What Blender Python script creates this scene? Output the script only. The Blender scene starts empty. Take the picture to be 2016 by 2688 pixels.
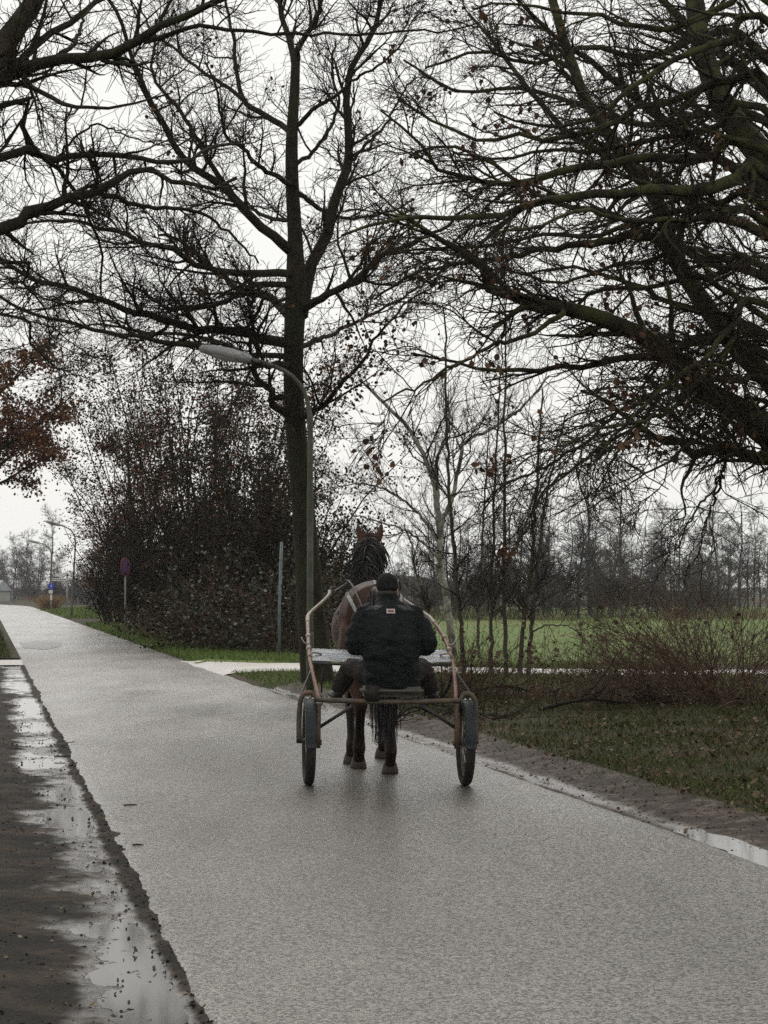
import bpy, bmesh, math, random
import numpy as np
from mathutils import Vector, Matrix, noise
from mathutils.bvhtree import BVHTree

# ------------------------------------------------------------------ camera, sky, sun, exposure
SC = bpy.context.scene
COL = SC.collection
F, CX, CY, HOR, CAMZ = 5600.0, 1008.0, 1344.0, 1549.0, 1.6
PITCH = math.atan((HOR - CY) / F)
cam_d = bpy.data.cameras.new('camera'); cam = bpy.data.objects.new('camera', cam_d); COL.objects.link(cam)
cam.location = (0, 0, CAMZ); cam.rotation_euler = (math.pi / 2 + PITCH, 0, 0)
cam_d.sensor_fit = 'VERTICAL'; cam_d.sensor_height = 36.0; cam_d.lens = 36.0 * F / 2688.0
cam_d.clip_start = 0.1; cam_d.clip_end = 6000
SC.camera = cam

SUN_EL, SUN_ROT = math.radians(45), math.radians(-8)
w = bpy.data.worlds.new('World'); SC.world = w; w.use_nodes = True
nt = w.node_tree; nt.nodes.clear()
out = nt.nodes.new('ShaderNodeOutputWorld'); bg = nt.nodes.new('ShaderNodeBackground')
sky = nt.nodes.new('ShaderNodeTexSky'); sky.sky_type = 'NISHITA'; sky.sun_disc = False
sky.sun_elevation = SUN_EL; sky.sun_rotation = SUN_ROT; sky.air_density = 1.0; sky.dust_density = 4.0
tc = nt.nodes.new('ShaderNodeTexCoord'); nz = nt.nodes.new('ShaderNodeTexNoise')
nz.inputs['Scale'].default_value = 1.6; nz.inputs['Detail'].default_value = 4
rp = nt.nodes.new('ShaderNodeValToRGB')           # overcast cloud deck, almost even
rp.color_ramp.elements[0].position = .3; rp.color_ramp.elements[0].color = (9.0, 9.0, 8.65, 1)
rp.color_ramp.elements[1].position = .75; rp.color_ramp.elements[1].color = (9.7, 9.7, 9.4, 1)
mx = nt.nodes.new('ShaderNodeMix'); mx.data_type = 'RGBA'; mx.inputs[0].default_value = 0.93
nt.links.new(tc.outputs['Generated'], nz.inputs['Vector']); nt.links.new(nz.outputs['Fac'], rp.inputs['Fac'])
nt.links.new(sky.outputs['Color'], mx.inputs[6]); nt.links.new(rp.outputs['Color'], mx.inputs[7])
nt.links.new(mx.outputs[2], bg.inputs['Color']); bg.inputs['Strength'].default_value = 0.1
nt.links.new(bg.outputs[0], out.inputs['Surface'])

sl = bpy.data.lights.new('sun', 'SUN'); sl.energy = 1.25; sl.angle = math.radians(56); sl.color = (1, .97, .93)
sun = bpy.data.objects.new('sun', sl); COL.objects.link(sun)
sd = Vector((math.sin(SUN_ROT) * math.cos(SUN_EL), math.cos(SUN_ROT) * math.cos(SUN_EL), math.sin(SUN_EL)))
sun.rotation_euler = sd.to_track_quat('Z', 'Y').to_euler()
SC.view_settings.view_transform = 'Standard'; SC.view_settings.look = 'None'
SC.view_settings.exposure = 0.05; SC.view_settings.gamma = 1.0
SC.render.engine = 'CYCLES'
SC.cycles.use_denoising = False
SC.cycles.max_bounces = 6; SC.cycles.diffuse_bounces = 3; SC.cycles.glossy_bounces = 3
SC.cycles.volume_bounces = 1; SC.cycles.transparent_max_bounces = 8

# ------------------------------------------------------------------ geometry of the photograph
def ray(x, y):
    dx, dy = (x - CX) / F, (CY - y) / F
    return Vector((dx, math.cos(PITCH) - dy * math.sin(PITCH), math.sin(PITCH) + dy * math.cos(PITCH)))
def at(x, y, D):
    d = ray(x, y); t = D / d.y
    return Vector((0, 0, CAMZ)) + d * t
def gnd(x, y, z=0.0):
    d = ray(x, y); t = (z - CAMZ) / d.z
    return Vector((0, 0, CAMZ)) + d * t
PHI = math.atan((CX + 40) / F)
LU = np.array([math.cos(PHI), math.sin(PHI)]); SU = np.array([-math.sin(PHI), math.cos(PHI)])
def ls(l, s): p = LU * l + SU * s; return float(p[0]), float(p[1])
def to_ls(x, y): return x * LU[0] + y * LU[1], x * SU[0] + y * SU[1]
CO = math.cos(PHI)
L_ROAD, R_ROAD, R_DIRT = .5436 * 1.6 * CO, 2.84 * 1.6 * CO, 3.24 * 1.6 * CO

def smooth(a, b, x):
    t = np.clip((x - a) / (b - a), 0, 1); return t * t * (3 - 2 * t)
class VNoise:
    def __init__(s, seed): s.g = np.random.default_rng(seed).random((64, 64))
    def __call__(s, x, y):
        xi = np.floor(x).astype(int); yi = np.floor(y).astype(int); fx = x - xi; fy = y - yi
        fx = fx * fx * (3 - 2 * fx); fy = fy * fy * (3 - 2 * fy)
        g = lambda a, b: s.g[a % 64, b % 64]
        return (g(xi, yi) * (1 - fx) + g(xi + 1, yi) * fx) * (1 - fy) + (g(xi, yi + 1) * (1 - fx) + g(xi + 1, yi + 1) * fx) * fy - .5
VN = VNoise(5); VN2 = VNoise(6)
def fbm(x, y): return VN(x, y) + .5 * VN2(x * 2.1 + 7, y * 2.1) + .25 * VN(x * 4.3, y * 4.3 + 3)
def gz(x, y):
    """height of the soil"""
    x = np.asarray(x, float); y = np.asarray(y, float)
    l, s = x * LU[0] + y * LU[1], x * SU[0] + y * SU[1]
    near = smooth(37, 34, s)
    z = -.09 + .12 * (near * smooth(R_DIRT - .25, R_DIRT + .35, l) + (1 - near) * smooth(R_ROAD - .15, R_ROAD + .15, l) * .85) + .10 * smooth(R_DIRT + .6, R_DIRT + 4, l) * smooth(45, 34, y)
    z = z + .09 * smooth(L_ROAD - 3.2, L_ROAD - 6, l)
    z = z + .05 * fbm(x * .9, y * .9) * smooth(R_DIRT - .1, R_DIRT + .6, l)
    return z

# ------------------------------------------------------------------ materials
def mat(name, c1, c2=None, scale=8.0, rough=.8, bump=0.0, bscale=None, spec=.3, metal=0.0, detail=5, c3=None, s3=.7, stretch=None, translucent=False, coat=0.0):
    m = bpy.data.materials.new(name); m.use_nodes = True; t = m.node_tree; p = t.nodes['Principled BSDF']
    p.inputs['Roughness'].default_value = rough; p.inputs['Specular IOR Level'].default_value = spec
    p.inputs['Metallic'].default_value = metal; p.inputs['Coat Weight'].default_value = coat
    g = t.nodes.new('ShaderNodeNewGeometry'); vec = g.outputs['Position']
    if stretch:
        mp = t.nodes.new('ShaderNodeMapping'); mp.inputs['Scale'].default_value = stretch
        t.links.new(vec, mp.inputs['Vector']); vec = mp.outputs['Vector']
    if c2 is None: p.inputs['Base Color'].default_value = (*c1, 1)
    else:
        n = t.nodes.new('ShaderNodeTexNoise'); n.inputs['Scale'].default_value = scale; n.inputs['Detail'].default_value = detail
        t.links.new(vec, n.inputs['Vector'])
        r = t.nodes.new('ShaderNodeValToRGB'); r.color_ramp.elements[0].position = .35; r.color_ramp.elements[1].position = .65
        r.color_ramp.elements[0].color = (*c1, 1); r.color_ramp.elements[1].color = (*c2, 1)
        t.links.new(n.outputs['Fac'], r.inputs['Fac']); colr = r.outputs['Color']
        if c3 is not None:
            n2 = t.nodes.new('ShaderNodeTexNoise'); n2.inputs['Scale'].default_value = scale * .23; n2.inputs['Detail'].default_value = 3
            t.links.new(vec, n2.inputs['Vector'])
            r2 = t.nodes.new('ShaderNodeValToRGB'); r2.color_ramp.elements[0].position = s3 - .12; r2.color_ramp.elements[1].position = s3
            t.links.new(n2.outputs['Fac'], r2.inputs['Fac'])
            k = t.nodes.new('ShaderNodeMix'); k.data_type = 'RGBA'; t.links.new(r2.outputs['Color'], k.inputs[0])
            t.links.new(colr, k.inputs[6]); k.inputs[7].default_value = (*c3, 1); colr = k.outputs[2]
        t.links.new(colr, p.inputs['Base Color'])
    if bump:
        b = t.nodes.new('ShaderNodeTexNoise'); b.inputs['Scale'].default_value = bscale or scale * 2; b.inputs['Detail'].default_value = 5
        t.links.new(vec, b.inputs['Vector'])
        bp = t.nodes.new('ShaderNodeBump'); bp.inputs['Strength'].default_value = min(1, bump); bp.inputs['Distance'].default_value = .02
        t.links.new(b.outputs['Fac'], bp.inputs['Height']); t.links.new(bp.outputs['Normal'], p.inputs['Normal'])
    return m
M = {}
def island_mat(name, cols, rough=.7, spec=.25):
    """leaf colours picked per leaf"""
    m = bpy.data.materials.new(name); m.use_nodes = True; t = m.node_tree; p = t.nodes['Principled BSDF']
    p.inputs['Roughness'].default_value = rough; p.inputs['Specular IOR Level'].default_value = spec
    g = t.nodes.new('ShaderNodeNewGeometry'); r = t.nodes.new('ShaderNodeValToRGB'); r.color_ramp.interpolation = 'CONSTANT'
    while len(r.color_ramp.elements) < len(cols): r.color_ramp.elements.new(.5)
    for i, c in enumerate(cols):
        r.color_ramp.elements[i].position = i / len(cols); r.color_ramp.elements[i].color = (*c, 1)
    t.links.new(g.outputs['Random Per Island'], r.inputs['Fac']); t.links.new(r.outputs['Color'], p.inputs['Base Color'])
    return m

M['bark'] = mat('bark', (.020, .016, .011), (.040, .033, .022), 14, .85, .9, 30, .12, c3=(.032, .034, .017), s3=.62, stretch=(1, 1, .35))
M['oak_bark'] = mat('oak_bark', (.018, .015, .010), (.036, .029, .019), 18, .85, .9, 40, .12, c3=(.050, .052, .020), s3=.56)
M['twig'] = mat('twig', (.024, .018, .013), (.036, .028, .020), 3, .85, spec=.1)
M['twig_red'] = mat('twig_red', (.034, .023, .018), (.050, .036, .027), 3, .85, spec=.1)
M['hazed_twig'] = mat('hazed_twig', (.082, .076, .074), (.115, .107, .104), .4, .9, spec=.1)  # pale bluish grey: distance haze painted into the twig colour
M['cane'] = mat('cane', (.070, .038, .024), (.115, .072, .046), 3, .7, spec=.25)
M['birch_bark'] = mat('birch_bark', (.34, .32, .28), (.16, .15, .12), 9, .75, .4, 30, c3=(.07, .06, .045), s3=.62)
M['sapling_bark'] = mat('sapling_bark', (.050, .040, .028), (.080, .066, .045), 12, .8, .5, 40)
M['oak_leaf'] = island_mat('oak_leaf', [(.075, .036, .018), (.10, .050, .024), (.055, .028, .014), (.13, .070, .034)])
M['beech_leaf'] = island_mat('beech_leaf', [(.12, .050, .024), (.16, .068, .030), (.085, .038, .020), (.20, .085, .036)])
M['hedge_leaf'] = island_mat('hedge_leaf', [(.012, .013, .007), (.024, .015, .008), (.009, .010, .005), (.036, .020, .010), (.015, .018, .008)], .75, .12)
M['bramble_leaf'] = island_mat('bramble_leaf', [(.040, .055, .022), (.026, .034, .014), (.065, .080, .042), (.045, .030, .016), (.022, .028, .012), (.018, .020, .009), (.030, .020, .011), (.020, .026, .010)], .5, .4)
M['litter'] = island_mat('litter', [(.095, .060, .028), (.070, .044, .021), (.12, .082, .042), (.050, .032, .016), (.16, .115, .06)], .6, .35)
M['grass'] = island_mat('grass', [(.040, .060, .010), (.060, .088, .014), (.070, .078, .020), (.032, .048, .009), (.11, .09, .038)], .6, .2)
M['grass_green'] = island_mat('grass_green', [(.095, .145, .026), (.12, .18, .036), (.080, .12, .025), (.14, .18, .052)], .6, .2)
M['meadow_blade'] = island_mat('meadow_blade', [(.10, .15, .040), (.12, .165, .045), (.085, .125, .035), (.15, .17, .06)], .7, .1)
M['reed'] = island_mat('reed', [(.20, .17, .10), (.24, .20, .12), (.16, .14, .08), (.13, .14, .06)], .8, .2)
M['tuft'] = island_mat('tuft', [(.26, .16, .08), (.30, .20, .11), (.20, .13, .07)], .8, .2)
M['soil'] = mat('soil', (.024, .024, .010), (.048, .046, .018), 3.0, .9, .8, 22, .15, c3=(.050, .036, .022), s3=.55)
M['field'] = mat('field', (.100, .148, .040), (.128, .176, .052), .35, .9, .7, 9, .12, c3=(.15, .16, .06), s3=.66)
M['path'] = mat('path', (.36, .33, .30), (.44, .41, .38), 1.2, .45, .4, 20, .5)
M['hill'] = mat('hill', (.055, .055, .052), (.07, .072, .066), .02, .95)
M['lamp_metal'] = mat('lamp_metal', (.075, .075, .055), (.12, .115, .09), 9, .55, .15, 50, .4, c3=(.06, .07, .04), s3=.55)
M['lamp_head'] = mat('lamp_head', (.36, .36, .36), (.28, .28, .28), 9, .45, spec=.4)
M['lamp_glass'] = mat('lamp_glass', (.36, .36, .35), (.44, .44, .42), 14, .3, spec=.5)
M['dark_gap'] = mat('dark_gap', (.02, .02, .02))
M['post_blue'] = mat('post_blue', (.11, .14, .16), (.15, .18, .19), 7, .45, spec=.5)
M['post_grey'] = mat('post_grey', (.24, .24, .23), (.30, .30, .29), 7, .5)
M['sign_white'] = mat('sign_white', (.62, .60, .56), (.72, .70, .67), 3, .5)
M['sign_dark'] = mat('sign_dark', (.10, .10, .10))
M['sign_blue'] = mat('sign_blue', (.02, .06, .42), (.03, .08, .50), 5, .4)
M['sign_red'] = mat('sign_red', (.17, .035, .05), (.12, .03, .05), 5, .6)
M['sign_purple'] = mat('sign_purple', (.055, .03, .13), (.07, .035, .15), 5, .6)

# asphalt: wet, grainy
def asphalt():
    m = bpy.data.materials.new('wet_asphalt'); m.use_nodes = True; t = m.node_tree; p = t.nodes['Principled BSDF']
    g = t.nodes.new('ShaderNodeNewGeometry'); P = g.outputs['Position']
    def nse(s, d=4, r=.6, st=None):
        n = t.nodes.new('ShaderNodeTexNoise'); n.inputs['Scale'].default_value = s; n.inputs['Detail'].default_value = d; n.inputs['Roughness'].default_value = r
        v = P
        if st:
            mp = t.nodes.new('ShaderNodeMapping'); mp.inputs['Rotation'].default_value = (0, 0, -PHI); mp.inputs['Scale'].default_value = st
            t.links.new(P, mp.inputs['Vector']); v = mp.outputs['Vector']
        t.links.new(v, n.inputs['Vector']); return n.outputs['Fac']
    def ramp(fac, a, ca, b, cb):
        r = t.nodes.new('ShaderNodeValToRGB'); r.color_ramp.elements[0].position = a; r.color_ramp.elements[1].position = b
        r.color_ramp.elements[0].color = (*ca, 1) if isinstance(ca, tuple) else (ca, ca, ca, 1)
        r.color_ramp.elements[1].color = (*cb, 1) if isinstance(cb, tuple) else (cb, cb, cb, 1)
        t.links.new(fac, r.inputs['Fac']); return r.outputs['Color']
    vo = t.nodes.new('ShaderNodeTexVoronoi'); vo.inputs['Scale'].default_value = 88; t.links.new(P, vo.inputs['Vector'])
    sc_ = t.nodes.new('ShaderNodeSeparateColor'); t.links.new(vo.outputs['Color'], sc_.inputs[0])
    g1 = ramp(sc_.outputs[0], .12, 0.0, .80, 1.0); g2 = ramp(nse(115, 2, .7), .36, 0.0, .66, 1.0)
    gm = t.nodes.new('ShaderNodeMix'); gm.data_type = 'RGBA'; gm.inputs[0].default_value = .3; t.links.new(g1, gm.inputs[6]); t.links.new(g2, gm.inputs[7])
    grain = ramp(gm.outputs[2], .22, (.008, .0072, .0055), .80, (.165, .145, .115))
    patch = ramp(nse(.55, 4, .55, (1, .35, 1)), .35, (.82, .80, .78), .70, (1.15, 1.1, 1.04))
    k = t.nodes.new('ShaderNodeMix'); k.data_type = 'RGBA'; k.blend_type = 'MULTIPLY'; k.inputs[0].default_value = 1
    t.links.new(grain, k.inputs[6]); t.links.new(patch, k.inputs[7]); t.links.new(k.outputs[2], p.inputs['Base Color'])
    wet = ramp(nse(.8, 5, .6, (1, .3, 1)), .40, .42, .66, .55)
    t.links.new(wet, p.inputs['Roughness']); p.inputs['Specular IOR Level'].default_value = .4
    t.links.new(ramp(gm.outputs[2], .26, .0, .72, .92), p.inputs['Coat Weight']); t.links.new(ramp(nse(.7, 5, .6, (1, .22, 1)), .36, .13, .66, .31), p.inputs['Coat Roughness']); p.inputs['Coat IOR'].default_value = 1.27
    b2 = t.nodes.new('ShaderNodeBump'); b2.inputs['Strength'].default_value = .5; b2.inputs['Distance'].default_value = .005; t.links.new(gm.outputs[2], b2.inputs['Height']); t.links.new(b2.outputs['Normal'], p.inputs['Coat Normal'])
    b = t.nodes.new('ShaderNodeBump'); b.inputs['Strength'].default_value = .5; b.inputs['Distance'].default_value = .005
    t.links.new(nse(70, 3, .7), b.inputs['Height']); t.links.new(b.outputs['Normal'], p.inputs['Normal'])
    return m
M['asphalt'] = asphalt()
M['mud'] = mat('mud', (.022, .016, .011), (.052, .038, .027), 9, .62, .9, 45, .35, c3=(.015, .012, .009), s3=.55)
def wet_low(m, z0, z1, r0=.07, r1=.72):
    t = m.node_tree; p = t.nodes['Principled BSDF']; g = t.nodes.new('ShaderNodeNewGeometry'); sp_ = t.nodes.new('ShaderNodeSeparateXYZ'); t.links.new(g.outputs['Position'], sp_.inputs[0])
    mr = t.nodes.new('ShaderNodeMapRange'); mr.interpolation_type = 'SMOOTHSTEP'; mr.inputs[1].default_value = z0; mr.inputs[2].default_value = z1; mr.inputs[3].default_value = r0; mr.inputs[4].default_value = r1
    t.links.new(sp_.outputs[2], mr.inputs[0]); t.links.new(mr.outputs[0], p.inputs['Roughness'])
    m2 = t.nodes.new('ShaderNodeMapRange'); m2.inputs[1].default_value = z0; m2.inputs[2].default_value = z1; m2.inputs[3].default_value = .55; m2.inputs[4].default_value = .12
    t.links.new(sp_.outputs[2], m2.inputs[0]); t.links.new(m2.outputs[0], p.inputs['Specular IOR Level'])
    for n in t.nodes:
        if n.type == 'BUMP':
            m3 = t.nodes.new('ShaderNodeMapRange'); m3.inputs[1].default_value = z0; m3.inputs[2].default_value = z1; m3.inputs[3].default_value = .12; m3.inputs[4].default_value = 1.0
            t.links.new(sp_.outputs[2], m3.inputs[0]); t.links.new(m3.outputs[0], n.inputs['Strength'])
wet_low(M['mud'], -.027, -.012, .10, .8)
M['dirt'] = mat('dirt', (.050, .037, .029), (.150, .120, .098), 16, .5, 1.0, 38, .3, c3=(.05, .038, .03), s3=.55)
wet_low(M['dirt'], -.034, -.018, .2, .7)
wm = bpy.data.materials.new('water'); wm.use_nodes = True; p = wm.node_tree.nodes['Principled BSDF']
p.inputs['Base Color'].default_value = (.035, .028, .022, 1); p.inputs['Roughness'].default_value = .06; p.inputs['IOR'].default_value = 1.33
p.inputs['Specular IOR Level'].default_value = .5
M['water'] = wm

# ------------------------------------------------------------------ mesh helpers
def link(name, me, m=None, parent=None):
    o = bpy.data.objects.new(name, me); COL.objects.link(o)
    if m is not None and me is not None: me.materials.append(M[m] if isinstance(m, str) else m)
    if parent: o.parent = parent
    return o
def np_mesh(name, V, Q=None, T=None, smooth_=True):
    me = bpy.data.meshes.new(name); V = np.ascontiguousarray(V, np.float32)
    nq = 0 if Q is None else len(Q); ntri = 0 if T is None else len(T)
    me.vertices.add(len(V)); me.vertices.foreach_set('co', V.ravel())
    me.loops.add(nq * 4 + ntri * 3); me.polygons.add(nq + ntri)
    idx = []; 
    if nq: idx.append(np.asarray(Q, np.int32).ravel())
    if ntri: idx.append(np.asarray(T, np.int32).ravel())
    me.loops.foreach_set('vertex_index', np.concatenate(idx))
    st = np.concatenate([np.arange(nq) * 4, nq * 4 + np.arange(ntri) * 3]).astype(np.int32)
    me.polygons.foreach_set('loop_start', st)
    me.polygons.foreach_set('use_smooth', np.full(nq + ntri, smooth_))
    me.update(calc_edges=True); return me
def bm_obj(name, bm, m, parent=None, smooth_=True):
    me = bpy.data.meshes.new(name); bmesh.ops.recalc_face_normals(bm, faces=bm.faces); bm.to_mesh(me); bm.free()
    for p_ in me.polygons: p_.use_smooth = smooth_
    return link(name, me, m, parent)
def thing(name, label, cat, group=None, loc=(0, 0, 0), rz=0.0):
    o = bpy.data.objects.new(name, None); COL.objects.link(o); o.empty_display_size = .3
    o.location = loc; o.rotation_euler = (0, 0, rz); tag(o, label, cat, group); return o
def tag(o, label, cat, group=None):
    o['label'] = label; o['category'] = cat
    if group: o['group'] = group
    return o
def kind(o, k): o['kind'] = k; return o
def copy_tree(o, parent=None):
    c = o.copy(); COL.objects.link(c)
    if parent: c.parent = parent
    for ch in list(o.children): copy_tree(ch, c)
    return c

def tube_arrays(P, R, sides):
    M_, K, _ = P.shape
    T = np.gradient(P, axis=1); T /= np.linalg.norm(T, axis=2, keepdims=True) + 1e-9
    mean = P[:, -1] - P[:, 0]; mean /= np.linalg.norm(mean, axis=1, keepdims=True) + 1e-9
    ref = np.where(np.abs(mean[:, 2:3]) > .8, np.array([[1., 0.1, 0]]), np.array([[0., 0.1, 1.]]))[:, None, :]
    N = np.cross(T, np.broadcast_to(ref, T.shape)); N /= np.linalg.norm(N, axis=2, keepdims=True) + 1e-9
    B = np.cross(T, N)
    a = np.arange(sides) * 2 * math.pi / sides
    V = P[:, :, None, :] + R[:, :, None, None] * (np.cos(a)[None, None, :, None] * N[:, :, None, :] + np.sin(a)[None, None, :, None] * B[:, :, None, :])
    base = (np.arange(M_) * K * sides)[:, None, None] + (np.arange(K - 1) * sides)[None, :, None]
    j = np.arange(sides)[None, None, :]; j2 = (j + 1) % sides
    Q = np.stack([base + j, base + j2, base + sides + j2, base + sides + j], -1).reshape(-1, 4)
    return V.reshape(-1, 3), Q
def tubes(name, groups, m, parent=None, smooth_=True):
    Vs, Qs, off = [], [], 0
    for P, R, s in groups:
        if len(P) == 0: continue
        V, Q = tube_arrays(P, R, s); Vs.append(V); Qs.append(Q + off); off += len(V)
    return link(name, np_mesh(name, np.concatenate(Vs), np.concatenate(Qs), None, smooth_), m, parent)

def resample(pts, n, smoothk=2):
    p = np.asarray(pts, float); d = np.concatenate([[0], np.cumsum(np.linalg.norm(np.diff(p[:, :3], axis=0), axis=1))])
    # catmull-rom through the points
    t = np.linspace(0, d[-1], n); outp = np.zeros((n, p.shape[1]))
    i = np.clip(np.searchsorted(d, t, 'right') - 1, 0, len(p) - 2); u = ((t - d[i]) / np.maximum(d[i + 1] - d[i], 1e-9))[:, None]
    p0 = p[np.maximum(i - 1, 0)]; p1 = p[i]; p2 = p[i + 1]; p3 = p[np.minimum(i + 2, len(p) - 1)]
    return .5 * (2 * p1 + (p2 - p0) * u + (2 * p0 - 5 * p1 + 4 * p2 - p3) * u ** 2 + (3 * p1 - p0 - 3 * p2 + p3) * u ** 3)

def spawn(rng, P, R, n, t=(.15, 1.), ang=(30, 65), L=(.5, 1.2), K=5, wander=.22, up=.05, rr=.55, rtip=.003, rmax=.05, flat=.8, droop=0.0, weights=None):
    Mp, K0, _ = P.shape
    seg = np.linalg.norm(np.diff(P, axis=1), axis=2); tot = seg.sum(1)
    wgt = tot if weights is None else tot * weights
    pi = rng.choice(Mp, n, p=wgt / wgt.sum()); tt = rng.uniform(t[0], t[1], n)
    f = tt * (K0 - 1); i = np.minimum(f.astype(int), K0 - 2); u = (f - i)[:, None]
    pos = P[pi, i] * (1 - u) + P[pi, i + 1] * u; rad = R[pi, i] * (1 - u[:, 0]) + R[pi, i + 1] * u[:, 0]
    tan = P[pi, i + 1] - P[pi, i]; tan /= np.linalg.norm(tan, axis=1, keepdims=True) + 1e-9
    rnd = rng.normal(size=(n, 3)); rnd[:, 2] *= flat
    perp = rnd - (rnd * tan).sum(1, keepdims=True) * tan; perp /= np.linalg.norm(perp, axis=1, keepdims=True) + 1e-9
    a = np.radians(rng.uniform(ang[0], ang[1], n))[:, None]
    d = tan * np.cos(a) + perp * np.sin(a)
    ln = rng.uniform(L[0], L[1], n) * (1.15 - .6 * tt)
    r0 = np.clip(rad * rr, rtip, rmax)
    C = np.zeros((n, K, 3)); C[:, 0] = pos; step = (ln / (K - 1))[:, None]
    for k in range(1, K):
        d = d + rng.normal(size=(n, 3)) * wander; d[:, 2] += up - droop * k / K
        d /= np.linalg.norm(d, axis=1, keepdims=True); C[:, k] = C[:, k - 1] + d * step
    q = np.linspace(0, 1, K)[None, :]
    return C, r0[:, None] * (1 - q) + rtip * q

def leaves(name, rng, pos, size, m, parent=None, droop=.4, simple=False):
    n = len(pos); sz = rng.uniform(size[0], size[1], n)[:, None]
    a = rng.normal(size=(n, 3)); a[:, 2] -= droop; a /= np.linalg.norm(a, axis=1, keepdims=True)
    b = np.cross(a, rng.normal(size=(n, 3))); b /= np.linalg.norm(b, axis=1, keepdims=True) + 1e-9
    c = np.cross(a, b); wv = .42 * sz
    if simple or m in ('hedge_leaf', 'bramble_leaf', 'beech_leaf'):
        V = np.empty((n, 4, 3)); V[:, 0] = pos; V[:, 1] = pos + a * sz * .5 + b * wv + c * sz * .12; V[:, 2] = pos + a * sz; V[:, 3] = pos + a * sz * .5 - b * wv + c * sz * .12
        o = np.arange(n)[:, None] * 4; T = np.concatenate([o + np.array([[0, 1, 2]]), o + np.array([[0, 2, 3]])])
        return link(name, np_mesh(name, V.reshape(-1, 3), None, T, False), m, parent)
    V = np.empty((n, 6, 3)); V[:, 0] = pos; V[:, 1] = pos + a * sz * .35 + b * wv + c * sz * .12; V[:, 2] = pos + a * sz * .75 + b * wv * .8 + c * sz * .1
    V[:, 3] = pos + a * sz + c * sz * rng.uniform(-.15, .15, (n, 1)); V[:, 4] = pos + a * sz * .75 - b * wv * .8 + c * sz * .1; V[:, 5] = pos + a * sz * .35 - b * wv + c * sz * .12
    o = np.arange(n)[:, None] * 6
    Q = np.concatenate([o + np.array([[0, 1, 2, 3]]), o + np.array([[0, 3, 4, 5]])])
    return link(name, np_mesh(name, V.reshape(-1, 3), Q, None, False), m, parent)
def tips(rng, P, n, spread=.05, cluster=None):
    i = rng.integers(0, len(P), n)
    k = rng.integers(1, P.shape[1], n)
    return P[i, k] + rng.normal(size=(n, 3)) * spread
def blades(name, rng, pos, h, wd, m, lean=.35, parent=None):
    n = len(pos); hh = rng.uniform(h[0], h[1], n)[:, None]; a = rng.uniform(0, 6.283, n)
    side = np.stack([np.cos(a), np.sin(a), 0 * a], 1) * wd * .5
    top = rng.normal(size=(n, 3)) * lean * hh; top[:, 2] = hh[:, 0]
    V = np.empty((n, 4, 3)); V[:, 0] = pos - side; V[:, 1] = pos + side; V[:, 2] = pos + top * .55 + side * .7; V[:, 3] = pos + top + np.array([0, 0, -.12]) * hh * lean
    o = np.arange(n)[:, None] * 4
    T = np.concatenate([o + np.array([[0, 1, 2]]), o + np.array([[0, 2, 3]])])
    return link(name, np_mesh(name, V.reshape(-1, 3), None, T, False), m, parent)

def bm_tube(bm, pts, rad, sides=10, caps=True, up=None):
    """rad: number, list, or list of (ra, rb) pairs"""
    pts = [Vector(p) for p in pts]; n = len(pts)
    if not isinstance(rad, (list, tuple)): rad = [rad] * n
    rings = []; prevN = None
    for i in range(n):
        T = (pts[min(i + 1, n - 1)] - pts[max(i - 1, 0)]).normalized()
        ref = Vector(up) if up else (Vector((0, 0, 1)) if abs(T.z) < .9 else Vector((1, 0, 0)))
        if prevN is None or up: N = ref.cross(T)
        else: N = prevN - T * prevN.dot(T)
        if N.length < 1e-6: N = Vector((1, 0, 0))
        N.normalize(); B = T.cross(N); prevN = N
        ra, rb = rad[i] if isinstance(rad[i], (tuple, list)) else (rad[i], rad[i])
        rings.append([bm.verts.new(pts[i] + N * ra * math.cos(k * 2 * math.pi / sides) + B * rb * math.sin(k * 2 * math.pi / sides)) for k in range(sides)])
    for i in range(n - 1):
        for k in range(sides):
            bm.faces.new((rings[i][k], rings[i][(k + 1) % sides], rings[i + 1][(k + 1) % sides], rings[i + 1][k]))
    if caps:
        bm.faces.new(rings[0][::-1]); bm.faces.new(rings[-1])
def bm_box(bm, c, s, R=None):
    r = bmesh.ops.create_cube(bm, size=1.0); 
    bmesh.ops.scale(bm, verts=r['verts'], vec=s)
    if R is not None: bmesh.ops.rotate(bm, verts=r['verts'], cent=(0, 0, 0), matrix=R)
    bmesh.ops.translate(bm, verts=r['verts'], vec=c); return r['verts']
def curve_pts(pts, n): return [Vector(q) for q in resample(np.array([tuple(p) for p in pts]), n)]
def tube_obj(name, pts, rad, m, parent=None, sides=10, up=None):
    bm = bmesh.new(); bm_tube(bm, pts, rad, sides, True, up); return bm_obj(name, bm, m, parent)
def box_obj(name, c, s, m, parent=None, bev=0.0, R=None):
    bm = bmesh.new(); bm_box(bm, c, s, R)
    if bev: bmesh.ops.bevel(bm, geom=bm.edges[:], offset=bev, segments=2, affect='EDGES')
    return bm_obj(name, bm, m, parent, False)
def ellipsoid(bm, c, r, R=None, seg=16):
    q = bmesh.ops.create_uvsphere(bm, u_segments=seg, v_segments=seg // 2 + 2, radius=1.0)
    bmesh.ops.scale(bm, verts=q['verts'], vec=r)
    if R is not None: bmesh.ops.rotate(bm, verts=q['verts'], cent=(0, 0, 0), matrix=R)
    bmesh.ops.translate(bm, verts=q['verts'], vec=c)
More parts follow.
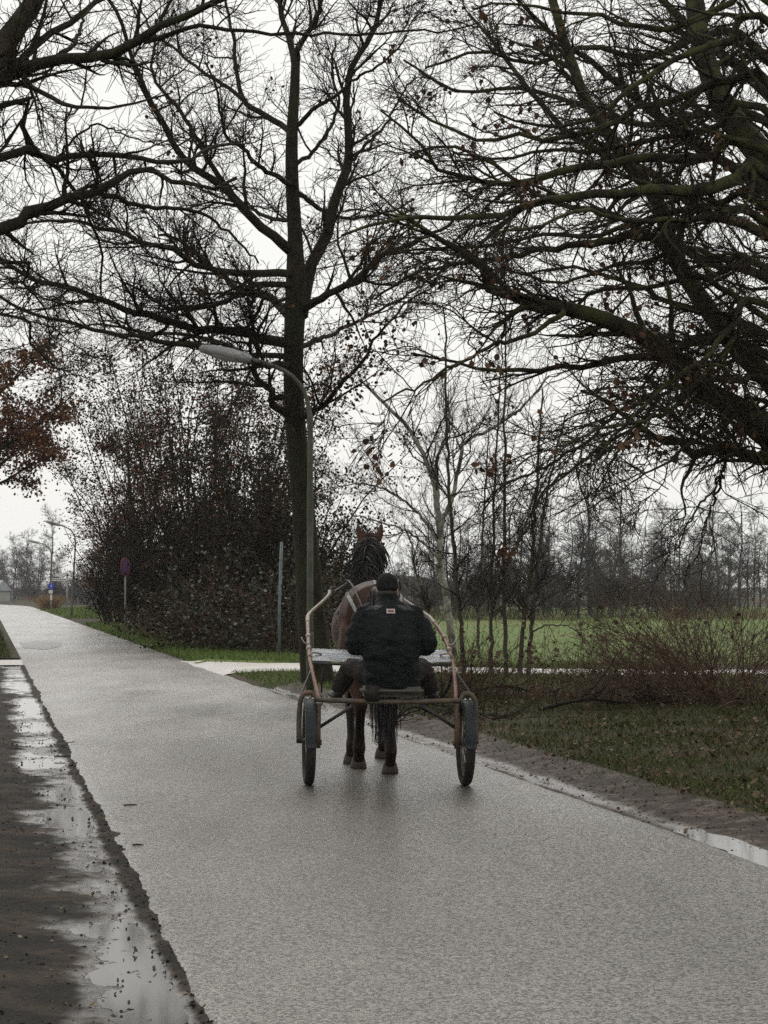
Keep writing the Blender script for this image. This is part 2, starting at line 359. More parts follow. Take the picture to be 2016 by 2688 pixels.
def fused(name, bm, m, parent, voxel=.012, iters=5, disp=None):
    """fuse closed pieces into one continuous skin"""
    me = bpy.data.meshes.new(name); bmesh.ops.recalc_face_normals(bm, faces=bm.faces); bm.to_mesh(me); bm.free()
    tmp = bpy.data.scenes.new('scratch'); o = bpy.data.objects.new(name, me); tmp.collection.objects.link(o)
    r = o.modifiers.new('r', 'REMESH'); r.mode = 'VOXEL'; r.voxel_size = voxel; r.use_smooth_shade = True
    s = o.modifiers.new('s', 'SMOOTH'); s.factor = .5; s.iterations = iters
    with bpy.context.temp_override(scene=tmp, view_layer=tmp.view_layers[0]):
        dg = bpy.context.evaluated_depsgraph_get(); me2 = bpy.data.meshes.new_from_object(o.evaluated_get(dg))
    bpy.data.objects.remove(o); bpy.data.meshes.remove(me); bpy.data.scenes.remove(tmp)
    me2.name = name
    if disp:
        me2.update()
        nv = len(me2.vertices); co = np.empty(nv * 3, np.float32); no = np.empty(nv * 3, np.float32)
        me2.vertices.foreach_get('co', co); me2.vertices.foreach_get('normal', no); co = co.reshape(-1, 3); no = no.reshape(-1, 3)
        co += no * np.array([disp(Vector(c)) for c in co.tolist()], np.float32)[:, None]
        me2.vertices.foreach_set('co', np.ascontiguousarray(co).ravel()); me2.update()
    me2.polygons.foreach_set('use_smooth', np.ones(len(me2.polygons), bool))
    me2.materials.clear()
    return link(name, me2, m, parent)

# ================================================================== THE SETTING
def grid_sheet(name, la, sa, zf, m):
    la = np.asarray(la, float); sa = np.asarray(sa, float); Lg, Sg = np.meshgrid(la, sa)
    X = Lg * LU[0] + Sg * SU[0]; Y = Lg * LU[1] + Sg * SU[1]
    Z = zf(Lg, Sg, X, Y); V = np.stack([X, Y, Z], -1).reshape(-1, 3)
    nl, ns = len(la), len(sa); i = (np.arange(ns - 1)[:, None] * nl + np.arange(nl - 1)[None, :]).ravel()
    o = link(name, np_mesh(name, V, np.stack([i, i + 1, i + nl + 1, i + nl], 1)), m); return kind(o, 'structure')
geo = lambda a, b, n: np.sign(b) * np.geomspace(abs(a), abs(b), n)
la = np.concatenate([-geo(10, 620, 14)[::-1], np.linspace(-8, 4, 14), np.linspace(4.3, 9, 40), np.linspace(9.5, 20, 22), geo(24, 620, 16)])
sa = np.concatenate([[-40, -20, -8], np.linspace(-4, 50, 180), np.linspace(51, 120, 50), geo(126, 640, 20)])
ground = grid_sheet('ground', la, sa, lambda l, s, x, y: gz(x, y), 'soil')

def road_z(l, s, x, y):
    c = (l - (L_ROAD + R_ROAD) / 2) / 1.8
    return .025 * (1 - c * c) + .006 * fbm(x * .5, y * .5) - .05 * (np.abs(c) > 1.005) - .03 * smooth(45, 60, s) * 0
wob = lambda s, k: .035 * fbm(s * .9 + k, s * .13 + k) + .014 * fbm(s * 3.1 + k, s * .3)
sr = np.concatenate([[-30, -10], np.linspace(-3, 60, 400), np.linspace(60.5, 140, 120), geo(143, 600, 40)])
lr = np.concatenate([[-.03, 0, .02], np.linspace(.05, .95, 16), [.98, 1, 1.03]])
def road_sheet():
    Lg, Sg = np.meshgrid(lr, sr)
    e0 = L_ROAD + wob(Sg, 3); e1 = R_ROAD + wob(Sg, 40)
    l = e0 + (e1 - e0) * Lg - np.maximum(Sg - 205, 0) ** 2 / 420
    X = l * LU[0] + Sg * SU[0]; Y = l * LU[1] + Sg * SU[1]
    Z = .030 * (1 - (2 * Lg - 1) ** 2) + .007 * fbm(X * .6, Y * .6) - .06 * ((Lg < 0) | (Lg > 1))
    nl, ns = len(lr), len(sr); i = (np.arange(ns - 1)[:, None] * nl + np.arange(nl - 1)[None, :]).ravel()
    o = link('road', np_mesh('road', np.stack([X, Y, Z], -1).reshape(-1, 3), np.stack([i, i + 1, i + nl + 1, i + nl], 1)), 'asphalt')
    return kind(o, 'structure')
road_sheet()

def road_h(x, y):
    l, s = to_ls(x, y); e0 = L_ROAD + wob(np.array(s), 3); e1 = R_ROAD + wob(np.array(s), 40); q = (l - e0) / (e1 - e0)
    return float(.030 * (1 - (2 * q - 1) ** 2) + .007 * fbm(np.array(x * .6), np.array(y * .6)))
# an old patch in the asphalt near the left edge
bm = bmesh.new(); c0 = gnd(108, 1694); ring = []
cen = bm.verts.new((c0.x, c0.y, road_h(c0.x, c0.y) + .006))
for q in range(40):
    a = q * 2 * math.pi / 40; k = 1 + .35 * float(fbm(np.array(math.cos(a) * 2 + 3), np.array(math.sin(a) * 2)))
    dl, ds = .62 * k * math.cos(a), 4.5 * k * math.sin(a); px_ = c0.x + dl * LU[0] + ds * SU[0]; py_ = c0.y + dl * LU[1] + ds * SU[1]
    ring.append(bm.verts.new((px_, py_, road_h(px_, py_) + .006)))
for q in range(40): bm.faces.new((cen, ring[q], ring[(q + 1) % 40]))
M['patch'] = mat('asphalt_patch', (.035, .033, .032), (.06, .055, .052), 20, .4, .5, 50, .45)
kind(bm_obj('road_patch', bm, 'patch'), 'structure')

# muddy shoulder beside the camera, with a rut that holds water
def mud_z(l, s, x, y):
    d = L_ROAD - l
    rut = -.014 * smooth(.06, .14, d) * smooth(.60, .30, d + .25 * fbm(s * .45, s * .1))
    lip = .010 * np.exp(-((d - .03) / .035) ** 2) * (1 + 1.2 * fbm(s * 2.0, s * .2))
    far = .03 * smooth(.45, .9, d) + .06 * smooth(.9, 2.5, d)
    rough = .018 * fbm(x * 1.3, y * .8) + .013 * fbm(x * 4, y * 3.2) + .007 * fbm(x * 13 + 4, y * 10) + .004 * fbm(x * 33, y * 26)
    return -.012 + rut + lip + far * .8 + rough
grid_sheet('mud_shoulder', np.concatenate([np.linspace(-4, -1.2, 14), np.linspace(-1.1, L_ROAD + .1, 105)]),
           np.concatenate([np.linspace(4, 24, 420), np.linspace(24.2, 46.5, 90)]), mud_z, 'mud')
grid_sheet('puddle', np.linspace(-2.5, L_ROAD + .02, 3), [4, 20, 46.4], lambda l, s, x, y: np.full_like(l, -.026), 'water')
# left verge further on and the drive that crosses it
grid_sheet('drive', np.linspace(-14, L_ROAD + .05, 14), np.linspace(46.5, 50.0, 8), lambda l, s, x, y: -.004 + .008 * fbm(x, y), 'path')
grid_sheet('left_verge', np.concatenate([np.linspace(-14, -1, 10), np.linspace(-.8, L_ROAD - .02, 14)]), np.linspace(50.02, 212, 150), lambda l, s, x, y: .03 + .05 * fbm(x * .8, y * .8) * smooth(L_ROAD, L_ROAD - 1, l), 'soil')

# earth strip on the right of the road
def dirt_z(l, s, x, y):
    d = l - R_ROAD
    return -.010 - .022 * np.exp(-((d - .22) / .18) ** 2) * smooth(6, 12, s) + .012 * fbm(x * 1.6, y * 1.1) + .004 * fbm(x * 6, y * 5) + .05 * smooth(.5, .85, d)
grid_sheet('earth_strip', np.linspace(R_ROAD - .12, R_DIRT + .25, 46), np.linspace(3, 36, 420), dirt_z, 'dirt')
pz = [gnd(1680, 2190), gnd(1960, 2262)]
l0, s0 = to_ls(pz[0].x, pz[0].y); l1, s1 = to_ls(pz[1].x, pz[1].y)
grid_sheet('rain_puddle', np.linspace(R_ROAD + .02, R_ROAD + .55, 3), [min(s0, s1) - .5, (s0 + s1) / 2, max(s0, s1) + .4], lambda l, s, x, y: np.full_like(l, -.022), 'water')

# gravel path that leaves the road and runs on behind the saplings
nearp = [(540, 1777), (600, 1769), (675, 1765), (800, 1764), (1100, 1774), (1400, 1783), (1700, 1788), (2016, 1792), (2600, 1800)]
farp = [(430, 1727), (463, 1736), (600, 1741), (800, 1746), (1100, 1755), (1400, 1763), (1700, 1769), (2016, 1773), (2600, 1780)]
A = resample(np.array([tuple(gnd(*p_)) for p_ in nearp]), 60); B = resample(np.array([tuple(gnd(*p_)) for p_ in farp]), 60)
tt = np.linspace(-.04, 1.04, 9)[None, :, None]
Vp = A[:, None, :] * (1 - tt) + B[:, None, :] * tt
ll = Vp[..., 0] * LU[0] + Vp[..., 1] * LU[1]
Vp[..., 2] = np.maximum(gz(Vp[..., 0], Vp[..., 1]) + .03, .012 + 0 * ll) + .012 - .03 * ((tt[..., 0] < 0) | (tt[..., 0] > 1)) * (ll > R_ROAD)
Vp[..., 2] = np.where(ll < R_ROAD + .12, .013, Vp[..., 2]); Vp[..., 2] = np.where(ll < R_ROAD - .12, -.03, Vp[..., 2])
i = (np.arange(59)[:, None] * 9 + np.arange(8)[None, :]).ravel()
kind(link('path', np_mesh('path', Vp.reshape(-1, 3), np.stack([i, i + 1, i + 10, i + 9], 1)), 'path'), 'structure')

# meadow beyond the path
def field():
    xs = np.linspace(0, 1, 60); ys = np.linspace(0, 1, 50)
    Xg, Yg = np.meshgrid(xs, ys)
    y0 = 46 - 4 * Xg; Y = y0 + (150 - y0) * Yg ** 1.5; X = -5 + Xg * 75 - 4 * Yg
    Z = np.maximum(gz(X, Y), 0) + .06 + .08 * fbm(X * .25, Y * .25) * Yg + .35 * smooth(95, 150, Y) - .25 * ((Yg == 0) | (Xg == 0))
    i = (np.arange(49)[:, None] * 60 + np.arange(59)[None, :]).ravel()
    kind(link('meadow', np_mesh('meadow', np.stack([X, Y, Z], -1).reshape(-1, 3), np.stack([i, i + 1, i + 61, i + 60], 1)), 'field'), 'structure')
field()
def hills():
    th = np.linspace(-1.0, 1.0, 90); r = np.array([430, 470, 520, 570])
    T_, R_ = np.meshgrid(th, r); X = np.sin(T_) * R_; Y = np.cos(T_) * R_
    Hh = (R_ - 430) / 140 * (4 + 5 * fbm(T_ * 9 + 3, R_ * .004)) - .3
    i = (np.arange(3)[:, None] * 90 + np.arange(89)[None, :]).ravel()
    kind(link('hills', np_mesh('hills', np.stack([X, Y, Hh], -1).reshape(-1, 3), np.stack([i, i + 1, i + 91, i + 90], 1)), 'hill'), 'structure')
hills()

# ================================================================== TREES TRACED FROM THE PHOTOGRAPH
def limb3d(px, d0, d1, w0, w1, n=26, rng=None, prefix=None, dn=.25):
    k0 = len(px); wl = None
    if w1 >= 10:
        (xa, ya), (xb, yb) = px[-2], px[-1]; q = math.hypot(xb - xa, yb - ya) + 1e-6; ux, uy = (xb - xa) / q, (yb - ya) / q; e = w1 * 14
        px = list(px) + [(xb + ux * e * f - uy * e * .12 * f * f, yb + uy * e * f + ux * e * .12 * f * f) for f in (.33, .66, 1.0)]
        wl = [w0 + (w1 - w0) * (i / (k0 - 1)) ** .8 for i in range(k0)] + [w1 * .72, w1 * .42, 3.0]
    k = len(px); t = np.linspace(0, 1, k)
    pts = []
    for (x, y), u in zip(px, t):
        pts.append((*at(x, y, d0 + (d1 - d0) * u), 0))
    arr = np.array(pts)
    dd = d0 + (d1 - d0) * t
    arr[:, 3] = (np.array(wl) if wl else (w0 + (w1 - w0) * t ** .8)) * .5 * dd / F
    if prefix is not None: arr = np.concatenate([np.array([prefix]), arr])
    r = resample(arr, n)
    if rng is not None:
        z = np.cumsum(rng.normal(size=n)) * .05 * dn; r[:, 1] += z - z[0]
        r[1:, :3] += rng.normal(size=(n - 1, 3)) * .012
    r[:, 3] = np.maximum(r[:, 3], .004)
    return r[:, :3], r[:, 3]

def snap(px0, limbs):
    best = None
    for P, R in limbs:
        xs = CX + F * P[:, 0] / P[:, 1]; ys = HOR - F * (P[:, 2] - CAMZ) / P[:, 1]
        d = np.hypot(xs - px0[0], ys - px0[1]); k = int(np.argmin(d))
        if best is None or d[k] < best[0]: best = (float(d[k]), P[k])
    return float(best[1][1]), (CX + F * best[1][0] / best[1][1], HOR - F * (best[1][2] - CAMZ) / best[1][1])

def crown_limbs(rng, T, n, K, t=(.5, .98), L=(2.2, 4.6)):
    P, R = spawn(rng, T[None, :, :3], T[None, :, 3], n, t, (35, 72), L, K, .07, .02, .5, .008, .09, .6)
    return [(P[k], R[k]) for k in range(n)]

def build_tree(root, trunk, limbs, rng, counts, Ls, bark, twig, leafspec=None, trunk_sides=14, flat=.8, up=.05, droop=0.0, rt=.0028, t0=.12, angs=((30, 65), (30, 65), (25, 60)), parts_limb=True):
    """trunk: (P, R) list; limbs: list of (P, R)"""
    for P, R in trunk: tubes('trunk', [(P[None], R[None], trunk_sides)], bark, root)
    for P, R in limbs: tubes('limb', [(P[None], R[None], 8)], bark, root)
    P0 = np.stack([P for P, R in limbs]); R0 = np.stack([R for P, R in limbs])
    P1, R1 = spawn(rng, P0, R0, counts[0], (t0, 1), angs[0], Ls[0], 8, .17, up, .55, .005, .035, flat, droop)
    P2, R2 = spawn(rng, np.concatenate([P1]), R1, counts[1], (.1, 1), angs[1], Ls[1], 5, .24, up, .6, rt * 1.2, .012, flat, droop)
    P3, R3 = spawn(rng, P2, R2, counts[2], (.1, 1), angs[2], Ls[2], 4, .30, up, .6, rt, .006, flat, droop)
    kind(tubes('branches', [(P1, R1, 4)], bark, root), 'stuff')
    kind(tubes('twigs', [(P2, R2, 3), (P3, R3, 3)], twig, root), 'stuff')
    if leafspec:
        nl, size, m, sp, sel = leafspec
        # leaves hang on in clumps: choose some twigs only
        src = P2[rng.permutation(len(P2))[:sel]]
        kind(leaves('dead_leaves', rng, tips(rng, src, nl, sp), size, m, root), 'stuff')
    return P1, P2, P3

# ---- the roadside tree in the middle
rng = np.random.default_rng(11)
DC = 36.0
root = thing('roadside_tree', 'tall bare tree with straight dark trunk standing behind the nearest lamp post', 'tree', loc=(0, 0, 0))
tr = [(838, 1802, 96), (828, 1740, 84), (822, 1660, 78), (814, 1580, 73), (806, 1460, 66), (796, 1337, 60), (784, 1210, 57), (774, 1094, 55), (770, 972, 53), (772, 870, 54), (776, 800, 58), (777, 729, 54), (775, 660, 44), (774, 608, 39), (767, 486, 36), (766, 365, 32), (773, 243, 27), (776, 160, 24)]
arr = np.array([(*at(x, y, DC), w_ * .5 * DC / F) for x, y, w_ in tr]); r = resample(arr, 44); r[0, 2] = min(r[0, 2], -.1)
trunkP, trunkR = r[:, :3], r[:, 3]
limbs = []
def C(px, d1, w0, w1, d0=None):
    if d0 is None: d0 = DC
    else:
        dn, p0 = snap(px[0], limbs); d1 += dn - d0; d0 = dn; px = [p0] + list(px[1:])
    limbs.append(limb3d(px, d0, d1, w0, w1, 26, rng))
C([(776, 175), (762, 110), (740, 40), (720, -60), (700, -190), (690, -330)], DC + 1, 20, 8)
C([(776, 165), (792, 110), (832, 50), (842, -10), (850, -120), (880, -260)], DC - 1, 19, 8)
C([(765, 660), (742, 640), (693, 603), (651, 561), (603, 506), (555, 470), (513, 446), (476, 410), (446, 356), (416, 302), (392, 259), (368, 205), (344, 145), (320, 60), (283, -10), (250, -80)], DC - 2.5, 30, 8)
C([(605, 508), (561, 446), (531, 386), (506, 350), (476, 295), (440, 253), (410, 217), (398, 175), (404, 120), (410, 50)], DC - .5, 16, 6, DC - .8)
C([(766, 345), (748, 332), (693, 302), (639, 265), (627, 217), (615, 163), (615, 103), (603, 60), (590, -20)], DC + 2.5, 20, 7)
C([(640, 266), (579, 217), (531, 187), (494, 157), (458, 127), (400, 80), (360, 10)], DC + 3, 12, 5, DC + 1)
C([(768, 486), (748, 476), (706, 452), (669, 422), (639, 386), (597, 362), (579, 307), (570, 240), (540, 160)], DC - 3, 17, 5)
C([(774, 579), (754, 579), (700, 570), (657, 543), (609, 524), (560, 510), (480, 470)], DC + 3, 14, 5)
C([(770, 722), (736, 718), (663, 718), (603, 712), (555, 706), (506, 693), (446, 651), (386, 645), (332, 615), (259, 597), (199, 582), (133, 582), (60, 591), (-20, 620)], DC - 5, 24, 6)
C([(770, 840), (742, 814), (712, 784), (669, 772), (627, 760), (579, 718), (540, 690), (480, 640), (420, 615)], DC + 3.5, 30, 7)
C([(772, 750), (748, 748), (681, 748), (639, 766), (591, 796), (531, 808), (470, 811), (422, 802), (370, 760), (320, 740)], DC - 3, 20, 6)
C([(768, 905), (736, 898), (681, 889), (633, 868), (567, 868), (513, 862), (446, 841), (386, 826), (326, 814), (253, 781), (181, 754), (121, 742), (60, 718), (0, 675), (-70, 640)], DC - 4, 32, 9)
C([(766, 938), (736, 935), (669, 932), (627, 929), (579, 898), (524, 886), (464, 874), (392, 874), (338, 862), (270, 850), (200, 860)], DC + 3, 18, 5)
C([(766, 957), (736, 955), (693, 955), (630, 944), (524, 913), (446, 904), (386, 886), (326, 880), (259, 868), (181, 844), (108, 832), (48, 808), (-10, 770), (-80, 740)], DC - 5.5, 20, 7)
C([(765, 1092), (747, 1083), (724, 1069), (708, 1052), (716, 1030), (696, 1016), (675, 991), (663, 971), (671, 942), (679, 918), (659, 885), (651, 857), (671, 824), (692, 780)], DC - 1.6, 24, 9)
C([(660, 965), (640, 1010), (610, 1060), (585, 1100), (540, 1140)], DC - 2.5, 8, 3, DC - 1)
C([(790, 1098), (816, 1085), (834, 1073), (863, 1048), (887, 1020), (911, 991), (936, 967), (960, 934), (981, 894), (1010, 865), (1060, 800), (1120, 760)], DC - 3.5, 17, 5)
C([(790, 912), (834, 890), (871, 877), (920, 853), (1000, 812), (1060, 780), (1130, 730)], DC + 3, 15, 5)
C([(790, 830), (802, 778), (820, 693), (862, 609), (874, 543), (886, 500), (911, 434), (917, 374), (911, 302), (911, 241), (923, 175), (959, 115), (989, 54), (1000, 0), (1020, -80)], DC + 1.5, 38, 10)
C([(790, 812), (820, 796), (874, 766), (935, 730), (1000, 675), (1080, 640), (1160, 600), (1230, 540)], DC - 2.5, 27, 7)
C([(780, 505), (832, 543), (874, 567), (941, 573), (1010, 560), (1080, 530)], DC + 3, 14, 5)
C([(778, 330), (830, 280), (880, 250), (940, 200), (1010, 160), (1070, 90)], DC - 2, 13, 5)
C([(776, 430), (820, 400), (870, 330), (890, 260), (870, 190), (880, 110)], DC + 2, 13, 5)
C([(912, 430), (960, 380), (1010, 330), (1040, 270), (1090, 200)], DC + .7, 11, 4, DC + .7)
for Lb in (limbs[0], limbs[1]): limbs = limbs + crown_limbs(rng, np.column_stack([Lb[0], Lb[1] * 1.3]), 7, 26, (.3, .95), (1.5, 3.0))
build_tree(root, [(trunkP, trunkR)], limbs, rng, (430, 3100, 12000), ((.6, 1.8), (.3, .95), (.16, .50)), 'bark', 'twig',
           (700, (.05, .085), 'oak_leaf', .06, 60), up=.06, rt=.0035)
# clump of dead leaves kept on the low right limb
Pl = limbs[16][0]
rr_ = np.random.default_rng(3)
kind(leaves('dead_leaves', rr_, Pl[rr_.integers(4, 21, 420)] + rr_.normal(size=(420, 3)) * np.array([.30, .3, .17]) + np.array([.05, 0, .03]), (.05, .085), 'oak_leaf', root), 'stuff')

# ---- tree left of the road, trunk outside the frame
rng = np.random.default_rng(21)
tx, ty = ls(-2.9, 21.5); DL = ty
root = thing('overhanging_tree', 'bare tree left of the road reaching long limbs in over the road', 'tree')
Pt = resample(np.array([(tx, ty, -.1, .36), (tx + .02, ty, 1, .30), (tx + .05, ty, 3, .27), (tx + .1, ty, 5, .25), (tx + .15, ty, 7, .20), (tx + .1, ty + .2, 9.5, .13), (tx, ty + .3, 12.5, .05)]), 40)
limbs = []
def Lm(px, d1, w0, w1, z0, d0=None, attach=True):
    d0 = DL if d0 is None else d0
    pre = None
    if attach:
        k = np.argmin(np.abs(Pt[:, 2] - z0)); pre = (*Pt[k, :3], w0 * .62 * d0 / F)
    if not attach:
        dn, p0 = snap(px[0], limbs); d1 += dn - d0; d0 = dn; px = [p0] + list(px[1:])
    limbs.append(limb3d(px, d0, d1, w0, w1, 26, rng, pre))
Lm([(-60, 240), (0, 135), (45, 80), (80, 20), (105, -60), (130, -180)], DL + 1.5, 78, 40, 5.2)
Lm([(0, 208), (60, 187), (96, 172), (181, 151), (259, 148), (326, 130), (386, 84), (446, 60), (513, 33), (579, 6), (650, -30), (740, -80)], DL - 2, 42, 12, 5.0)
Lm([(340, 124), (386, 112), (446, 96), (506, 69), (555, 72), (633, 84), (724, 93), (844, 95), (1000, 96), (1092, 92), (1184, 89), (1257, 67)], DL - 1, 18, 4, 0, DL - 1, False)
Lm([(0, 181), (60, 139), (121, 99), (199, 45), (253, 0), (300, -60)], DL + 2, 26, 12, 5.4)
Lm([(0, 404), (60, 398), (151, 404), (223, 398), (338, 401), (410, 416), (482, 416), (524, 392), (579, 368), (640, 380)], DL + 3, 24, 7, 4.6)
Lm([(0, 603), (36, 579), (90, 555), (139, 534), (199, 521), (259, 512), (301, 476), (344, 452), (392, 449), (446, 476), (500, 482), (567, 494), (620, 470)], DL + 1, 36, 8, 4.0)
Lm([(262, 512), (302, 517), (350, 534), (410, 546), (482, 549), (543, 567), (591, 603), (633, 645), (681, 693)], DL + 2, 17, 5, 0, DL + .5, False)
Lm([(0, 271), (36, 313), (78, 362), (90, 410), (121, 422), (151, 434), (175, 476), (205, 512), (223, 543), (241, 591), (259, 627), (263, 663), (265, 724), (259, 772)], DL + 2, 18, 5, 4.8)
Lm([(0, 214), (48, 220), (102, 247), (151, 271), (187, 283), (229, 280), (295, 289), (338, 271), (386, 262), (450, 250)], DL - 2, 17, 5, 5.0)
Lm([(150, 436), (160, 400), (240, 330), (300, 340), (380, 370), (450, 380)], DL + 1, 9, 3, 0, DL + 1, False)
Lm([(95, 172), (100, 120), (110, 60), (160, 20), (210, -30)], DL, 10, 4, 0, DL - .3, False)
Lm([(190, 150), (195, 110), (220, 50), (250, -10)], DL + .5, 14, 6, 0, DL - .5, False)
Lm([(0, 690), (60, 745), (110, 800), (125, 850), (128, 905)], DL + 4, 8, 3, 4.2)
Lm([(0, 830), (80, 900), (140, 960), (200, 990)], DL + 4.5, 8, 3, 4.0)
Lm([(-300, 700), (-500, 600), (-800, 500)], DL - 2, 22, 8, 4.2)
Lm([(-1500, 500), (-1800, 300), (-2100, 200)], DL + 1, 30, 8, 4.2)
Lm([(-1400, 200), (-1700, 0), (-1900, -300)], DL - 2, 30, 8, 5.4)
Lm([(-1000, -100), (-900, -400), (-700, -800)], DL + 1.5, 30, 8, 6.2)
limbs += crown_limbs(rng, Pt, 16, 26)
build_tree(root, [(Pt[:, :3], Pt[:, 3])], limbs, rng, (380, 2400, 8000), ((.4, 1.4), (.25, .7), (.13, .38)), 'bark', 'twig', up=.02, rt=.0026)

# ---- the oaks on the right, trunks outside the frame
rng = np.random.default_rng(31)
ox, oy = 5.9, 21.0; DO = oy
root = thing('spreading_oak', 'dark spreading oak at right with mossy boughs drooping over the verge', 'tree')
Po = resample(np.array([(ox + .1, oy, -.1, .48), (ox + .05, oy, 1, .40), (ox, oy, 2.2, .36), (ox - .1, oy, 3.4, .33), (ox - .2, oy, 5, .28), (ox - .15, oy + .2, 7.5, .22), (ox, oy + .3, 10, .13), (ox, oy, 13, .05)]), 40)
limbs = []
def Om(px, d1, w0, w1, z0, d0=None, attach=True):
    d0 = DO if d0 is None else d0; pre = None
    if attach:
        k = np.argmin(np.abs(Po[:, 2] - z0)); pre = (*Po[k, :3], w0 * .62 * d0 / F)
    if not attach:
        dn, p0 = snap(px[0], limbs); d1 += dn - d0; d0 = dn; px = [p0] + list(px[1:])
    limbs.append(limb3d(px, d0, d1, w0, w1, 28, rng, pre))
Om([(2100, 520), (2016, 429), (1974, 367), (1919, 306), (1888, 245), (1857, 165), (1833, 92), (1821, 0), (1800, -120), (1790, -260)], DO + 3, 84, 46, 3.6)
Om([(2100, 1080), (2016, 1000), (1930, 905), (1860, 820), (1796, 722), (1765, 649), (1747, 582), (1715, 510), (1640, 420), (1560, 300), (1510, 190), (1470, 70), (1440, -40)], DO + 4, 66, 22, 2.8)
Om([(2060, 1150), (2016, 1120), (1968, 1090), (1906, 1053), (1833, 1016), (1785, 955), (1735, 906), (1643, 857), (1551, 827), (1472, 808), (1392, 790), (1325, 765), (1282, 753), (1270, 716), (1257, 686), (1200, 650), (1130, 610)], DO - 2, 84, 14, 2.4)
Om([(1476, 812), (1472, 827), (1429, 857), (1392, 882), (1343, 900), (1290, 905), (1233, 940), (1160, 980), (1080, 1020), (1000, 1060)], DO - 3, 18, 5, 0, DO - 1.3, False)
Om([(1900, 890), (1800, 915), (1720, 935), (1640, 940), (1570, 949), (1508, 961), (1441, 970), (1367, 967), (1294, 974), (1233, 958), (1159, 946), (1080, 930)], DO - 1.5, 26, 6, 2.8)
Om([(2040, 1212), (2016, 1206), (1974, 1200), (1919, 1176), (1857, 1182), (1808, 1194), (1784, 1157), (1735, 1151), (1680, 1121), (1631, 1084), (1582, 1041), (1520, 1030)], DO - 3, 40, 8, 2.2)
Om([(2016, 1000), (1960, 995), (1860, 998), (1760, 1010), (1680, 1040), (1600, 1050)], DO - 2, 22, 6, 2.8)
Om([(1770, 655), (1735, 637), (1661, 618), (1600, 631), (1520, 643), (1429, 655), (1343, 673), (1245, 686), (1153, 700), (1060, 730), (980, 790)], DO + 1, 32, 6, 0, DO + 1.6, False)
Om([(1850, 730), (1796, 741), (1674, 762), (1563, 759), (1520, 802), (1480, 815)], DO + .5, 17, 8, 3.0)
Om([(2016, 465), (1919, 484), (1796, 508), (1735, 508), (1612, 520), (1490, 520), (1398, 545), (1318, 570), (1184, 573), (1092, 579), (1000, 588), (900, 620)], DO - 3, 40, 7, 3.6)
Om([(2016, 392), (1857, 416), (1735, 416), (1612, 423), (1490, 441), (1429, 465), (1367, 471), (1276, 478), (1214, 453), (1153, 447), (1122, 392), (1070, 330), (1000, 280)], DO - 1, 32, 6, 3.8)
Om([(2016, 202), (1919, 208), (1857, 214), (1765, 263), (1674, 276), (1612, 325), (1520, 349), (1429, 361), (1337, 349), (1276, 367), (1200, 340), (1110, 300), (1040, 240)], DO + 1.5, 27, 6, 4.4)
Om([(2016, 61), (1919, 98), (1827, 135), (1735, 178), (1661, 227), (1582, 294), (1500, 330), (1400, 320), (1300, 300)], DO - 2, 23, 6, 4.8)
Om([(2016, 0), (1919, 12), (1796, 67), (1735, 80), (1643, 67), (1582, 43), (1520, 37), (1429, 24), (1340, 10), (1240, 30)], DO + 1, 23, 6, 5.0)
Om([(2016, 594), (1857, 576), (1735, 588), (1612, 580), (1520, 560), (1400, 600), (1290, 620)], DO - 3.5, 22, 6, 3.4)
Om([(2016, 700), (1900, 690), (1800, 650), (1700, 690), (1600, 700), (1500, 740), (1400, 730), (1320, 700)], DO + 2.5, 20, 5, 3.2)
Om([(2016, 1053), (1955, 1084), (1888, 1121), (1808, 1170), (1723, 1225), (1668, 1261)], DO - 4, 14, 5, 2.6)
Om([(1919, 1180), (1905, 1215), (1888, 1243), (1870, 1292), (1827, 1335), (1800, 1390), (1780, 1440)], DO - 2, 10, 4, 0, DO - .8, False)
Om([(1886, 1248), (1882, 1300), (1857, 1353), (1845, 1400), (1830, 1470)], DO - 1, 9, 3, 0, DO - 1.4, False)
Om([(1700, 1040), (1612, 1090), (1551, 1151), (1490, 1188), (1398, 1243), (1318, 1274), (1250, 1330)], DO - 3, 13, 4, 0, DO - 2, False)
Om([(1760, 1060), (1674, 1108), (1582, 1170), (1520, 1218), (1429, 1292), (1380, 1384), (1350, 1440)], DO - 2.5, 12, 4, 0, DO - 1, False)
Om([(2016, 800), (1930, 850), (1850, 940), (1760, 1000), (1680, 1080), (1600, 1150), (1540, 1240)], DO - 4, 22, 5, 3.0)
Om([(2016, 880), (1900, 930), (1780, 1060), (1700, 1100), (1560, 1130), (1470, 1180)], DO - 5, 20, 5, 2.8)
Om([(2016, 300), (1900, 330), (1780, 360), (1650, 380), (1550, 400), (1450, 390), (1330, 420), (1200, 400)], DO + 3, 22, 6, 4.2)
Om([(2016, 540), (1880, 540), (1750, 560), (1640, 600), (1550, 620), (1440, 610), (1300, 640), (1160, 650), (1040, 660)], DO + 3.5, 22, 6, 3.6)
Om([(2050, 1400), (2200, 1150), (2500, 1000), (2800, 800)], DO - 3, 40, 8, 2.4)
Om([(2600, 600), (2900, 400), (3200, 300)], DO + 1, 40, 8, 3.4)
Om([(2500, 100), (2650, -300), (2800, -700)], DO - 1, 40, 10, 5.0)
Om([(2400, 1000), (2350, 850), (2200, 700), (2100, 500)], DO - 6, 30, 8, 3.0)
limbs = limbs[:25] + limbs[26:]
limbs += crown_limbs(rng, Po, 18, 28)
